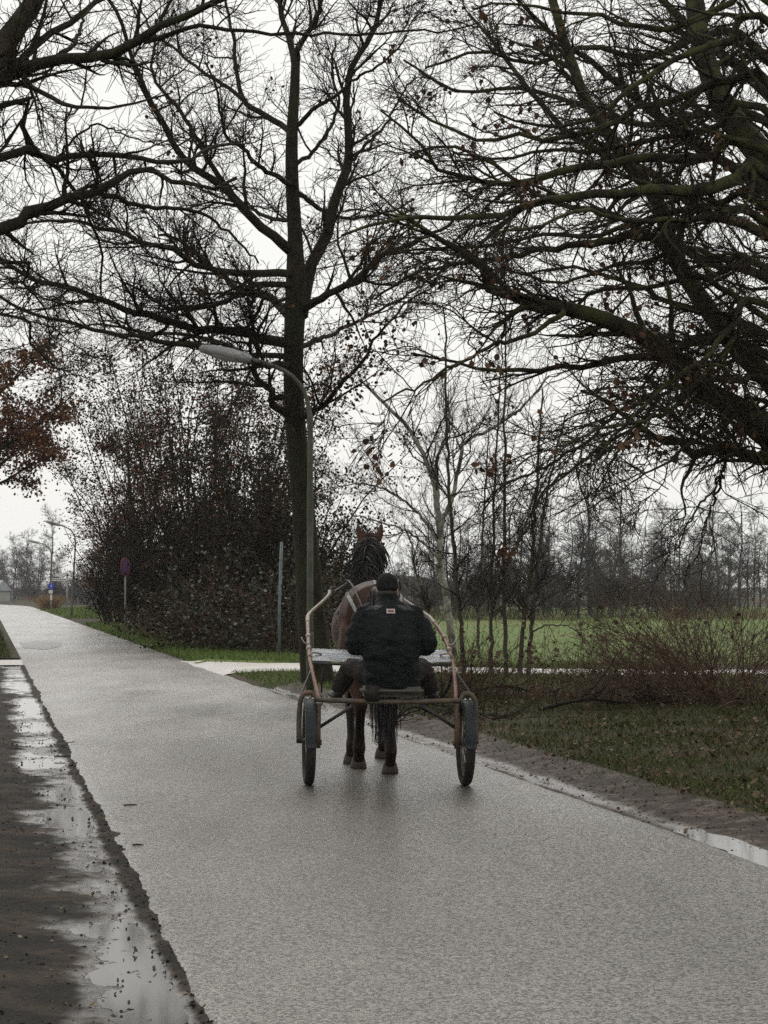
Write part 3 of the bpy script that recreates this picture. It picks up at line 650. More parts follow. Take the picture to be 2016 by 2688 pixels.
P1, P2, P3 = build_tree(root, [(Po[:, :3], Po[:, 3])], limbs, rng, (640, 4400, 13000), ((.45, 1.6), (.25, .75), (.13, .38)), 'oak_bark', 'twig',
           (1700, (.04, .075), 'oak_leaf', .05, 150), t0=.34, up=-.005, droop=.04, rt=.0028, angs=((20, 50), (25, 55), (25, 60)), flat=.7)

# a second oak behind it fills the upper right
rng = np.random.default_rng(41)
o2x, o2y = 8.6, 31.0
root = thing('rear_oak', 'second bare oak further back at right, its limbs crossing behind the nearer oak', 'tree')
Po = resample(np.array([(o2x, o2y, -.1, .40), (o2x, o2y, 1, .33), (o2x - .1, o2y, 3, .30), (o2x - .3, o2y, 5.5, .25), (o2x - .4, o2y, 8, .18), (o2x - .4, o2y, 11, .10), (o2x - .3, o2y, 14, .04)]), 40)
limbs = []; DO = o2y
Om([(2016, 250), (1900, 150), (1800, 60), (1700, -40), (1600, -160)], DO + 2, 34, 12, 6)
Om([(2016, 500), (1850, 400), (1700, 280), (1560, 170), (1440, 80), (1340, -20)], DO - 2, 32, 8, 5)
Om([(2016, 620), (1850, 560), (1700, 450), (1530, 380), (1400, 250), (1300, 120), (1230, 40)], DO + 3, 30, 8, 4.6)
Om([(2016, 150), (1850, 90), (1700, 150), (1550, 120), (1400, 160), (1250, 130), (1120, 170)], DO - 3, 26, 6, 6)
Om([(2016, 730), (1900, 700), (1750, 640), (1600, 560), (1450, 530), (1300, 430), (1180, 380), (1080, 400)], DO + 1, 26, 6, 4.2)
Om([(2016, 330), (1850, 300), (1680, 330), (1500, 270), (1350, 230), (1200, 240), (1060, 160)], DO + 4, 24, 6, 5.4)
Om([(2016, 880), (1900, 830), (1780, 800), (1650, 740), (1500, 700), (1380, 720)], DO - 2, 24, 6, 3.6)
Om([(2300, 0), (2500, -300), (2600, -600)], DO + 1, 40, 10, 7)
Om([(2900, 500), (3200, 300), (3400, 200)], DO + 1, 40, 10, 4)
limbs += crown_limbs(rng, Po, 16, 28, (.4, .98))
build_tree(root, [(Po[:, :3], Po[:, 3])], limbs, rng, (480, 3300, 10500), ((.6, 1.8), (.3, .9), (.15, .45)), 'oak_bark', 'twig_red',
           (700, (.07, .12), 'oak_leaf', .06, 90), up=.02, rt=.0032, angs=((20, 55), (25, 55), (25, 60)))

# ---- saplings and the birch in front of and behind the path
def sapling(name, label, px, D, w0, w1, seed, bark, group=None, n=(30, 150, 480), Ls=((.3, 1.0), (.22, .6), (.1, .3)), extra=(), ang=(30, 65), up=.10):
    rng = np.random.default_rng(seed); root = thing(name, label, 'tree', group)
    P, R = limb3d(px, D, D, w0, w1, 34, rng, None, .2); z0 = float(gz(P[0, 0], P[0, 1])); P[0, 2] = min(P[0, 2], z0 - .05)
    limbs = [(P, R)]
    tubes('trunk', [(P[None], R[None], 8)], bark, root)
    for e in extra:
        Q = limb3d(e[0], D, D + e[3], e[1], e[2], 34, rng); limbs.append(Q); tubes('limb', [(Q[0][None], Q[1][None], 7)], bark, root)
    P0 = np.stack([a for a, b in limbs]); R0 = np.stack([b for a, b in limbs])
    P1, R1 = spawn(rng, P0, R0, n[0], (.16, 1), ang, Ls[0], 8, .13, up, .45, .004, .02, .5)
    P2, R2 = spawn(rng, P1, R1, n[1], (.15, 1), (25, 60), Ls[1], 5, .18, up, .6, .0032, .008, .6)
    P3, R3 = spawn(rng, P2, R2, n[2], (.1, 1), (25, 60), Ls[2], 3, .22, up, .6, .0028, .005, .7)
    kind(tubes('branches', [(P1, R1, 4)], 'twig', root), 'stuff'); kind(tubes('twigs', [(P2, R2, 3), (P3, R3, 3)], 'twig', root), 'stuff')
    return root
sapling('birch_tree', 'slender birch with pale whitish lower trunk right of the horse', [(1192, 1727), (1188, 1692), (1178, 1616), (1157, 1480), (1151, 1377), (1144, 1274), (1120, 1215), (1099, 1171), (1060, 1110), (1010, 1060), (960, 1010)], 49.5, 24, 8, 51, 'birch_bark',
        n=(60, 560, 2600), Ls=((.8, 2.6), (.4, 1.1), (.15, .45)), extra=[([(1152, 1400), (1166, 1350), (1181, 1329), (1209, 1205), (1216, 1164), (1264, 1137), (1330, 1100), (1400, 1040), (1440, 990)], 14, 6, -1), ([(1145, 1280), (1150, 1200), (1180, 1120), (1170, 1030)], 12, 5, 1), ([(1152, 1420), (1090, 1340), (1020, 1290), (950, 1270), (880, 1280)], 9, 3, 2), ([(1155, 1470), (1080, 1400), (1000, 1370), (920, 1350)], 8, 3, -2)])
SG = 'thin saplings on the right verge'
sapling('sapling', 'leftmost dark thin sapling, nearest to the cart', [(1224, 1790), (1222, 1770), (1209, 1651), (1192, 1445), (1181, 1308), (1175, 1171), (1171, 1000), (1168, 880), (1160, 800)], 36.5, 15, 4, 52, 'sapling_bark', SG)
sapling('sapling', 'straight thin sapling just left of the tallest sapling', [(1287, 1792), (1289, 1700), (1291, 1582), (1294, 1411), (1298, 1274), (1305, 1137), (1312, 1000), (1318, 900)], 37.0, 12, 3, 53, 'sapling_bark', SG)
sapling('sapling', 'tallest ruler-straight sapling in the middle of the sapling row', [(1330, 1793), (1327, 1700), (1325, 1582), (1324, 1411), (1325, 1240), (1325, 1103), (1326, 980), (1326, 850), (1328, 760)], 36.6, 14, 3, 54, 'sapling_bark', SG)
sapling('sapling', 'sapling with a smooth bend leaning right, second from the right of the row', [(1362, 1793), (1366, 1720), (1373, 1637), (1394, 1480), (1407, 1308), (1414, 1205), (1420, 1100), (1425, 1020)], 36.4, 15, 4, 55, 'sapling_bark', SG)
sapling('sapling', 'rightmost sapling of the row, leaning right and forking high up', [(1383, 1794), (1392, 1700), (1400, 1616), (1414, 1466), (1428, 1342), (1448, 1240), (1470, 1150), (1490, 1080)], 36.2, 14, 4, 56, 'sapling_bark', SG,
        extra=[([(1402, 1600), (1450, 1560), (1500, 1550), (1580, 1565), (1640, 1575)], 5, 2, -1), ([(1396, 1660), (1440, 1640), (1500, 1650), (1560, 1700), (1610, 1760)], 5, 2, -1)])
sapling('sapling', 'faint thin sapling set back between birch and straight saplings', [(1255, 1735), (1256, 1650), (1262, 1520), (1268, 1400), (1272, 1300), (1280, 1200), (1284, 1120)], 48, 9, 3, 57, 'sapling_bark', SG)
sapling('sapling', 'crooked small sapling at the left foot of the birch', [(1140, 1730), (1130, 1650), (1110, 1560), (1090, 1500), (1080, 1430), (1060, 1380)], 48, 9, 3, 58, 'sapling_bark', SG)

# ================================================================== SHRUBS, HEDGE, THICKET
def shrub(name, label, cat, base, h, rad, stems, seed, n, Ls, bark, leafs=(), group=None, upb=.1, start_r=.03, spread=.8, tilt=(5, 35), K=10, rt=.005):
    rng = np.random.default_rng(seed); root = thing(name, label, cat, group, loc=tuple(base))
    P = np.zeros((stems, K, 3)); a = rng.uniform(0, 6.283, stems); rr = np.sqrt(rng.random(stems)) * rad * spread * .6
    P[:, 0, 0] = np.cos(a) * rr; P[:, 0, 1] = np.sin(a) * rr; P[:, 0, 2] = -.05
    el = np.radians(rng.uniform(*tilt, stems)); d = np.stack([np.cos(a) * np.sin(el), np.sin(a) * np.sin(el), np.cos(el)], 1)
    ln = h * rng.uniform(.65, 1.05, stems) / (K - 1)
    for k in range(1, K):
        d = d + rng.normal(size=d.shape) * .10; d[:, 2] += upb * .2; d /= np.linalg.norm(d, axis=1, keepdims=True); P[:, k] = P[:, k - 1] + d * ln[:, None]
    R = np.linspace(1, .2, K)[None] * start_r * rng.uniform(.6, 1.1, (stems, 1))
    P1, R1 = spawn(rng, P, R, n[0], (.1, 1), (25, 65), Ls[0], 5, .16, .05, .6, rt, .02, .9)
    P2, R2 = spawn(rng, P1, R1, n[1], (.1, 1), (25, 65), Ls[1], 3, .22, .03, .7, rt * .8, .008, .9)
    kind(tubes('stems', [(P, R, 5)], bark, root), 'stuff'); kind(tubes('twigs', [(P1, R1, 3), (P2, R2, 3)], bark, root), 'stuff')
    for nl, size, m, sp, zlo, zhi in leafs:
        pos = tips(rng, np.concatenate([P1[:, 2:5], P2[:, :3]]), int(nl * 2.2), sp)
        pos = pos[(pos[:, 2] > zlo) & (pos[:, 2] < zhi)][:nl]
        if len(pos): kind(leaves('leaves', rng, pos, size, m, root), 'stuff')
    return root
def gpos(x, y):
    p = gnd(x, y); return (p.x, p.y, float(max(gz(p.x, p.y), -.02)))
HG = 'tall shrubs of the roadside hedge'
HL = ((.5, 1.5), (.25, .7))
def hedge(label, l, D, h, rad, seed, brown=0, green=7000, group=HG, st=26, dx=0, n=(320, 2200)):
    X = (l - D * LU[1]) / LU[0]
    lf = [(int(green * 1.5), (.06, .12), 'hedge_leaf', .18, .1, h * .88)]
    if brown: lf.append((int(brown * 2.4), (.06, .11), 'beech_leaf', .16, h * .36, h * 1.1))
    return shrub('hedge_shrub', label, 'shrub', (X, D, -.02), h, rad, st, seed, n, HL, 'twig', lf, group, start_r=.05, tilt=(2, 30), rt=.006)
hedge('tallest bushy shrub of the dark hedge, brown leaves at its crown', 7.3, 72, 12.0, 2.3, 61, 2800, 12500, n=(420, 3200), st=30)
hedge('broad dark shrub of the hedge right behind the blue-grey post', 7.8, 62, 7.4, 2.2, 62, 300, 8500, n=(360, 2600))
hedge('shrub at right end of the hedge, beside the tall tree trunk', 8.0, 56, 4.4, 1.2, 63, 120, 5000)
hedge('hedge shrub left of the tallest one, thick dark base', 7.2, 85, 11.5, 2.2, 64, 2000, 11000)
hedge('brown-tinged hedge shrub behind the round no-stopping sign', 7.0, 97, 7.6, 1.9, 65, 2000, 6000)
hedge('low dark shrub in front of the hedge between sign and blue-grey post', 6.9, 64, 3.8, 1.5, 67, 0, 6500)
hedge('low dark shrub at foot of hedge right of the no-stopping sign', 6.6, 78, 3.6, 1.5, 68, 80, 6000)
hedge('brown dry shrub at the far left end of the hedge', 6.4, 104, 4.2, 1.6, 66, 900, 2500)
hedge('thin bare topped shrub peeking out above the hedge at right', 9.3, 72, 6.0, 1.5, 69, 200, 2000)
hedge('dark shrub filling the hedge behind the trunk of the tall tree', 8.7, 60, 3.2, 1.1, 70, 0, 3500)

def bramble(label, x, y, h, rad, seed, nl=1500, group='bramble bushes at the foot of the hedge'):
    b = gpos(x, y)
    return shrub('bramble_bush', label, 'bush', b, h * 1.25, rad, 60, seed, (240, 1000), ((.5, 1.3), (.2, .6)), 'cane',
                 [(nl, (.07, .13), 'bramble_leaf', .09, .05, h * 1.3), (nl, (.06, .12), 'hedge_leaf', .14, .02, h)], group, upb=-.35, start_r=.010, tilt=(10, 60), rt=.004)
bramble('bramble bush with pale leaf edges left of the blue-grey post', 640, 1714, 2.5, 1.5, 81)
bramble('bramble bush tangled right of the blue-grey post', 775, 1722, 2.2, 1.3, 82)
bramble('low bramble mound at the left foot of the hedge', 565, 1706, 1.6, 1.4, 83, 900)
bramble('dark bramble heap directly behind the blue-grey post', 690, 1712, 2.2, 1.5, 84)
bramble('small bramble clump on the verge beside the no-stopping sign', 452, 1684, 1.4, 1.3, 85, 700)

# brown leaved beech left of the road, crown in frame, and its neighbour behind the hedge
def leafy_tree(name, label, X, Y, h, crown_r, zc, seed, nleaf, m, lean=(0, 0), n=(170, 1500, 2600), lz=(0, 99), clump=.14):
    rng = np.random.default_rng(seed); root = thing(name, label, 'tree', loc=(X, Y, -.05))
    T = resample(np.array([(0, 0, 0, .22), (lean[0] * .2, lean[1] * .2, h * .25, .18), (lean[0] * .6, lean[1] * .6, h * .6, .11), (lean[0], lean[1], h, .03)]), 30)
    tubes('trunk', [(T[None, :, :3], T[None, :, 3], 9)], 'bark', root)
    P0, R0 = spawn(rng, T[None, :, :3], T[None, :, 3], 22, (.22, .95), (45, 80), (crown_r * .9, crown_r * 1.5), 12, .1, .05, .5, .012, .07, .5)
    for k in range(len(P0)): tubes('limb', [(P0[k:k + 1], R0[k:k + 1], 6)], 'bark', root)
    P1, R1 = spawn(rng, P0, R0, n[0], (.15, 1), (25, 60), (.6, 1.6), 7, .15, .04, .55, .007, .03)
    P2, R2 = spawn(rng, P1, R1, n[1], (.1, 1), (25, 60), (.3, .8), 5, .2, .04, .6, .005, .01)
    P3, R3 = spawn(rng, P2, R2, n[2], (.1, 1), (25, 60), (.15, .4), 4, .2, .04, .6, .0045, .007)
    kind(tubes('branches', [(P1, R1, 4)], 'bark', root), 'stuff'); kind(tubes('twigs', [(P2, R2, 3), (P3, R3, 3)], 'twig_red', root), 'stuff')
    pos = tips(rng, P2, nleaf * 2, clump); pos = pos[(pos[:, 2] > lz[0]) & (pos[:, 2] < lz[1])][:nleaf]
    kind(leaves('dead_leaves', rng, pos, (.08, .14), m, root, .6), 'stuff')
    return root
bx, by = ls(-.4, 66); leafy_tree('beech_tree', 'beech at left edge still covered in rust-brown dead leaves', bx, by, 11.0, 4.0, 6, 91, 13000, 'beech_leaf', lz=(3.9, 9.2))
leafy_tree('young_beech', 'young beech with brown leaves poking out of the hedge at its left end', (7.2 - 103 * LU[1]) / LU[0], 103, 9.4, 1.9, 6, 92, 3200, 'beech_leaf', lean=(-.5, 0), n=(110, 800, 1400), lz=(5.0, 8.8))
leafy_tree('young_beech', 'small rusty beech behind the second lamp post', (6.6 - 116 * LU[1]) / LU[0], 116, 5.8, 1.6, 4, 93, 1600, 'beech_leaf', n=(70, 500, 900), lz=(1.5, 6))

# thicket of thorny canes at right
def thicket(label, x, y, h, rad, seed, stems=70, nt=(420, 1500), m='cane', tilt=(20, 75), group='tangled thickets on the right verge', nleaf=60):
    b = gpos(x, y)
    return shrub('thorn_thicket', label, 'thicket', b, h, rad, stems, seed, nt, ((.4, 1.3), (.15, .5)), m, [(nleaf, (.05, .09), 'litter', .05, .05, 9)], group, upb=-.25, start_r=.011, tilt=tilt, K=12, rt=.0028)
thicket('tall tangle of brown thorny canes at the right edge of the verge', 1985, 1880, 2.5, 1.6, 101, 110, (480, 1300))
thicket('brown cane thicket left of the tallest tangle', 1790, 1872, 1.9, 1.3, 102, 70, (280, 800))
thicket('low brown cane tangle in the middle of the verge', 1620, 1868, .75, 1.0, 103, 36, (130, 360))
thicket('low dead stems around the feet of the saplings', 1450, 1850, .65, .9, 104, 28, (100, 260))
thicket('dead twig heap just right of the cart wheel', 1290, 1850, .7, .9, 105, 36, (160, 500))
thicket('thin rear canes behind the brown thicket', 1880, 1825, 1.7, 1.3, 106, 40, (160, 500))
thicket('greyish rear canes right of the saplings', 1690, 1818, 1.1, 1.0, 107, 30, (110, 340))
thicket('dark dead brush lying behind the cart wheel', 1150, 1835, .6, .8, 108, 28, (120, 340), 'twig')
# fallen branches
def fallen(label, px, seed, w=8):
    rng = np.random.default_rng(seed); P = np.array([(*gnd(x, y), 0) for x, y in px]); 
    P[:, 2] = gz(P[:, 0], P[:, 1]) + np.array([.02 + .16 * (k % 2) for k in range(len(P))]); P[:, 3] = np.linspace(.028, .008, len(P)) * w / 8
    r = resample(P, 20); root = thing('fallen_branch', label, 'branch', 'fallen branches on the right verge')
    tubes('main_stem', [(r[None, :, :3], r[None, :, 3], 6)], 'twig', root)
    P1, R1 = spawn(rng, r[None, :, :3], r[None, :, 3], 26, (.1, 1), (25, 60), (.3, .9), 6, .15, .12, .5, .003, .012)
    P2, R2 = spawn(rng, P1, R1, 110, (.1, 1), (25, 60), (.1, .35), 4, .2, .05, .6, .0025, .006)
    kind(tubes('twigs', [(P1, R1, 4), (P2, R2, 3)], 'twig', root), 'stuff')
fallen('dark fallen branch lying behind the horse legs', [(1010, 1905), (1080, 1890), (1160, 1884), (1240, 1876)], 1)
fallen('fallen branch stretched out behind the right cart wheel', [(1080, 1862), (1200, 1880), (1300, 1900), (1400, 1896)], 2)
fallen('fallen branch pointing right below the brown thicket', [(1420, 1880), (1540, 1888), (1660, 1876), (1780, 1884)], 3)
fallen('crooked fallen branch at the foot of the saplings', [(1230, 1830), (1330, 1848), (1420, 1838), (1500, 1850)], 4)

# far tree belt: alders
rng0 = np.random.default_rng(7)
def alder(seed, h, conif=False):
    rng = np.random.default_rng(seed)
    T = resample(np.array([(0, 0, -.2, .13), (rng.normal() * .1, 0, h * .3, .10), (rng.normal() * .25, rng.normal() * .2, h * .65, .06), (rng.normal() * .3, 0, h, .012)]), 22)
    tm = np_mesh('alder_trunk', *tube_arrays(T[None, :, :3], T[None, :, 3], 6)); tm.materials.append(M['hazed_twig'])
    P0, R0 = spawn(rng, T[None, :, :3], T[None, :, 3], 46, (.22, .98), (50, 85), (h * .14, h * .30), 7, .1, .06, .35, .012, .03, .4)
    P1, R1 = spawn(rng, P0, R0, 330, (.1, 1), (30, 60), (.4, 1.1), 5, .18, .05, .6, .010, .02)
    P2, R2 = spawn(rng, P1, R1, 1100, (.1, 1), (30, 60), (.2, .6), 3, .2, .05, .7, .009, .012)
    Vs, Qs, off = [], [], 0
    for P, R in ((P0, R0), (P1, R1), (P2, R2)):
        V, Q = tube_arrays(P, R, 3); Vs.append(V); Qs.append(Q + off); off += len(V)
    cm = np_mesh('alder_crown', np.concatenate(Vs), np.concatenate(Qs)); cm.materials.append(M['hazed_twig'])
    return tm, cm
ALD = [alder(200 + k, h) for k, h in enumerate((8.5, 7.5, 9.5, 6.5, 8.0, 10.0))]
def put_alder(x, D, sc, k, label, group, name='alder_tree'):
    tm, cm = ALD[k % len(ALD)]; X = (x - CX) / F * D
    root = thing(name, label, 'tree', group, loc=(X, D, -.05 + (.35 if D > 150 and D < 300 and x > 800 else 0)), rz=float(rng0.uniform(0, 6.28))); root.scale = (sc * .9, sc * .9, sc)
    t_ = link('trunk', tm, None, root); c_ = link('crown', cm, None, root); kind(c_, 'stuff'); return root
put_alder(1545, 122, .95, 5, 'tallest bare alder of the belt behind the meadow, right of the saplings', None)
put_alder(1880, 150, .92, 2, 'lone pointed bare tree standing out at the right end of the far belt', None)
BG = 'bare trees in the belt behind the meadow'
for k in range(38):
    x = 880 + 1180 * (k + rng0.uniform(-.4, .4)) / 37; D = rng0.uniform(104, 140)
    s_ = rng0.uniform(.30, .45) if x < 1130 else rng0.uniform(.52, .86) if x < 1660 else rng0.uniform(.46, .70)
    put_alder(x, D, s_, k * 5 + k // 3, 'bare alder of the dark tree belt at the far edge of the meadow', BG)
for k in range(30):
    x = 900 + 1150 * rng0.random(); D = rng0.uniform(180, 270)
    put_alder(x, D, rng0.uniform(.7, 1.05) * (.55 if x < 1130 else 1), k, 'pale hazy bare tree far behind the belt', 'hazy trees far behind the meadow', 'distant_tree')
def off_road_x(l, D): return (l - D * LU[1]) / LU[0] / D * F + CX
for k in range(26):
    D = rng0.uniform(210, 390); l = 7 + 26 * rng0.random() ** 1.6
    put_alder(off_road_x(l, D) if k % 2 else rng0.uniform(-30, 150), D if k % 2 else D * .4 + 260, rng0.uniform(.8, 1.2), k, 'hazy bare tree at the far end of the road', 'hazy trees where the road ends', 'distant_tree')
put_alder(78, 310, 1.3, 1, 'tallest bare tree behind the far signposts at left', None)
put_alder(38, 350, 1.3, 4, 'bare tree at far left near the hazy roof', None)
for k, (x, D, s_) in enumerate(((1740, 118, .6), (1700, 126, .66), (1780, 130, .7))):
    put_alder(x, D, s_, k, 'bare alder of the dark tree belt at the far edge of the meadow', BG)
for k in range(10):    # understorey of the belt
    x = 900 + 1100 * (k + rng0.random()) / 10; D = rng0.uniform(104, 128)
    if k == 0:
        und = shrub('belt_shrub', 'low bare shrub under the far tree belt', 'shrub', ((x - CX) / F * D, D, .05), 2.4, 2.4, 30, 300, (220, 1100), ((.5, 1.2), (.3, .7)), 'hazed_twig', [], 'low shrubs under the far belt', start_r=.02, tilt=(5, 45), rt=.008)
    else:
        c = copy_tree(und); c.location = ((x - CX) / F * D, D, .05); c.rotation_euler = (0, 0, k * 1.3); s_ = float(rng0.uniform(.8, 1.5)); c.scale = (s_ * 1.3, s_, s_)
for k in range(10):
    D = 185 + rng0.uniform(0, 90); x = off_road_x(7.5 + k * .8, D)
    if k % 2: D = 310 + 8 * k; x = -20 + 18 * k
    c = copy_tree(und); c.location = ((x - CX) / F * D, D, .0); c.rotation_euler = (0, 0, k * 2.3); s_ = float(rng0.uniform(.9, 1.6)); c.scale = (s_ * 1.3, s_, s_)
    c['label'] = 'low bare shrub beside the far end of the road'; c['group'] = 'low shrubs beside the far road'

# ================================================================== GRASS, LITTER, REEDS
rng = np.random.default_rng(77)
def off_path(g):
    nd = np.interp(g[:, 0], A[:, 0], A[:, 1]); fd = np.interp(g[:, 0], B[:, 0], B[:, 1]); return (g[:, 1] < nd - .05) | (g[:, 1] > fd + .05)
def on_verge(n, l0, l1, s0, s1, pw=1.0):
    l = rng.uniform(l0, l1, n); s = s0 + (s1 - s0) * rng.random(n) ** pw
    p = l[:, None] * LU + s[:, None] * SU; return np.column_stack([p, gz(p[:, 0], p[:, 1]) - .005])
g = on_verge(100000, R_DIRT - .05, R_DIRT + 6.0, 9.5, 30, 1.2)
edge = (g @ np.array([LU[0], LU[1], 0])) - R_DIRT
g = g[(edge > .08 * fbm(g[:, 1] * 2.5, g[:, 0]) + .06)]
g = g[fbm(g[:, 0] * 1.1 + 9, g[:, 1] * 1.1) > rng.normal(size=len(g)) * .25 - .22]
kind(tag(blades('grass', rng, g, (.03, .09), .010, 'grass', .6), 'short leafy grass on the right verge', 'grass'), 'stuff')
g = on_verge(30000, R_ROAD + .15, R_DIRT + 9, 30, 44.5); g = g[off_path(g)]
kind(tag(blades('grass', rng, g, (.04, .12), .014, 'grass_green', .5), 'green grass on the verge just before the path', 'grass'), 'stuff')
g = on_verge(30000, R_ROAD + .05, R_ROAD + 2.6, 45, 100, 1.4); g = g[off_path(g)]; g[:, 2] = np.maximum(g[:, 2], -.05)
kind(tag(blades('grass', rng, g, (.08, .20), .022, 'grass_green', .5), 'strip of green grass between road and hedge', 'grass'), 'stuff')
g = on_verge(9000, R_ROAD + .05, R_ROAD + 9, 118, 190); kind(tag(blades('grass', rng, g, (.10, .28), .05, 'grass_green', .5), 'grass around the far signposts', 'grass'), 'stuff')
g = on_verge(14000, -3.0, L_ROAD - .25, 50.5, 100, 1.5); g[:, 2] = .03
kind(tag(blades('grass', rng, g, (.06, .18), .022, 'grass', .5), 'dark grass left of the road beyond the drive', 'grass'), 'stuff')
n = 14000; X = rng.uniform(-4, 34, n); Y = 45 + 60 * rng.random(n) ** 1.3
kind(tag(blades('grass', rng, np.column_stack([X, Y, np.full(n, .07)]), (.03, .09), .03, 'meadow_blade', .6), 'lush green meadow grass', 'grass'), 'stuff')
n = 5000; Y = rng.uniform(104, 122, n); X = rng.uniform(-4, 25, n); keep = fbm(X * .25, Y * .1) > -.12; 
kind(tag(blades('reeds', rng, np.column_stack([X, Y, np.full(n, .1)])[keep], (.15, .75), .05, 'reed', .4), 'pale yellow reeds at the far edge of the meadow', 'reeds'), 'stuff')
# fallen leaves
g = on_verge(16000, R_DIRT + .02, R_DIRT + 5.5, 9.5, 30, 1.2); g = g[fbm(g[:, 0] * 1.7, g[:, 1] * 1.7) > rng.normal(size=len(g)) * .22 + .05]; g[:, 2] += rng.uniform(.01, .07, len(g))
kind(tag(leaves('leaf_litter', rng, g, (.02, .06), 'litter', None, -.05), 'brown fallen leaves scattered over the right verge', 'fallen leaves'), 'stuff')
g = on_verge(90, R_ROAD + .02, R_DIRT, 8, 32, 1.2); g[:, 2] = .012
kind(tag(leaves('leaf_litter', rng, g, (.02, .04), 'litter', None, .02), 'wet brown leaves on the earth strip', 'fallen leaves'), 'stuff')
l = rng.uniform(-1.0, L_ROAD, 900); s = 6 + 24 * rng.random(900) ** 1.5; p_ = l[:, None] * LU + s[:, None] * SU
zz = mud_z(l, s, p_[:, 0], p_[:, 1])
kind(tag(leaves('leaf_litter', rng, np.column_stack([p_, np.maximum(zz, -.026) + .004]), (.012, .030), 'litter', None, .0), 'soggy leaf bits on the muddy shoulder', 'fallen leaves'), 'stuff')
def pebbles(name, pos, size, m, label):
    n = len(pos); sz = rng.uniform(size[0], size[1], (n, 1, 1)) * rng.uniform(.6, 1.3, (n, 1, 3)); base_ = np.array([[1, 0, 0], [0, 1, 0], [-1, 0, 0], [0, -1, 0], [0, 0, .7], [0, 0, -.7]])[None] + rng.normal(size=(n, 6, 3)) * .22
    V = pos[:, None, :] + base_ * sz; o = np.arange(n)[:, None] * 6
    T = np.concatenate([o + np.array([[a, (a + 1) % 4, 4]]) for a in range(4)] + [o + np.array([[(a + 1) % 4, a, 5]]) for a in range(4)])
    return kind(tag(link(name, np_mesh(name, V.reshape(-1, 3), None, T, False), m), label, 'grit'), 'stuff')
l = rng.uniform(R_ROAD - .03, R_DIRT + .1, 2600); s_a = 8 + 26 * rng.random(2600) ** 1.3; p_ = l[:, None] * LU + s_a[:, None] * SU
pebbles('grit', np.column_stack([p_, dirt_z(l, s_a, p_[:, 0], p_[:, 1])]), (.003, .014), 'dirt', 'small clods and grit on the earth strip right of the road')
l = np.concatenate([rng.uniform(-1.0, L_ROAD, 2600), L_ROAD - np.abs(rng.normal(size=800)) * .10]); s_a = 6 + 26 * rng.random(3400) ** 1.4; p_ = l[:, None] * LU + s_a[:, None] * SU
pebbles('grit', np.column_stack([p_, mud_z(l, s_a, p_[:, 0], p_[:, 1])]), (.003, .013), 'mud', 'small clods and grit on the muddy left shoulder')
# orange tuft of dry grass by the signs
tp = gnd(101, 1602); tp.x += .9; n = 900
kind(tag(blades('dry_grass_tuft', rng, np.column_stack([tp.x + rng.normal(size=n) * .22, tp.y + rng.normal(size=n) * .22, np.zeros(n)]), (.5, 1.5), .035, 'tuft', .5), 'pale orange tuft of dry grass beside the far blue sign', 'grass tuft'), 'stuff')
# twigs on the road edge
def road_twig(x, y, ln, a, label):
    p = gnd(x, y, .012); c, s_ = math.cos(a), math.sin(a)
    zz = max(road_h(p.x, p.y), -.02) + .006 if x > 150 else -.012
    P = resample(np.array([(p.x - c * ln / 2, p.y - s_ * ln / 2, zz, .005), (p.x, p.y + .006, zz + .002, .006), (p.x + c * ln / 2, p.y + s_ * ln / 2, zz, .003)]), 8)
    o = tubes('twig', [(P[None, :, :3], P[None, :, 3], 5)], 'twig'); tag(o, label, 'twig', 'twigs lying at the road edge'); return o
road_twig(164, 1984, .16, .1, 'short dark twig lying across the left road edge')
road_twig(342, 2114, .10, .3, 'small twig lying on the asphalt left of the cart')
road_twig(362, 2216, .07, .05, 'tiny dark twig on the asphalt near the mud')
road_twig(40, 1960, .22, .2, 'dark twig lying in the wet mud at the left edge')
M['trousers_leaf'] = mat('wet_leaf', (.03, .02, .012), (.05, .033, .02), 40, .5)
tl = gnd(354, 2502, -.02)
lb = leaves('fallen_leaf', np.random.default_rng(8), np.array([[tl.x, tl.y, -.018], [tl.x + .012, tl.y + .006, -.018], [tl.x - .01, tl.y, -.018]]), (.022, .034), 'trousers_leaf', None, -.9)
tag(lb, 'single dark curled leaf in the wet mud at lower left', 'leaf')

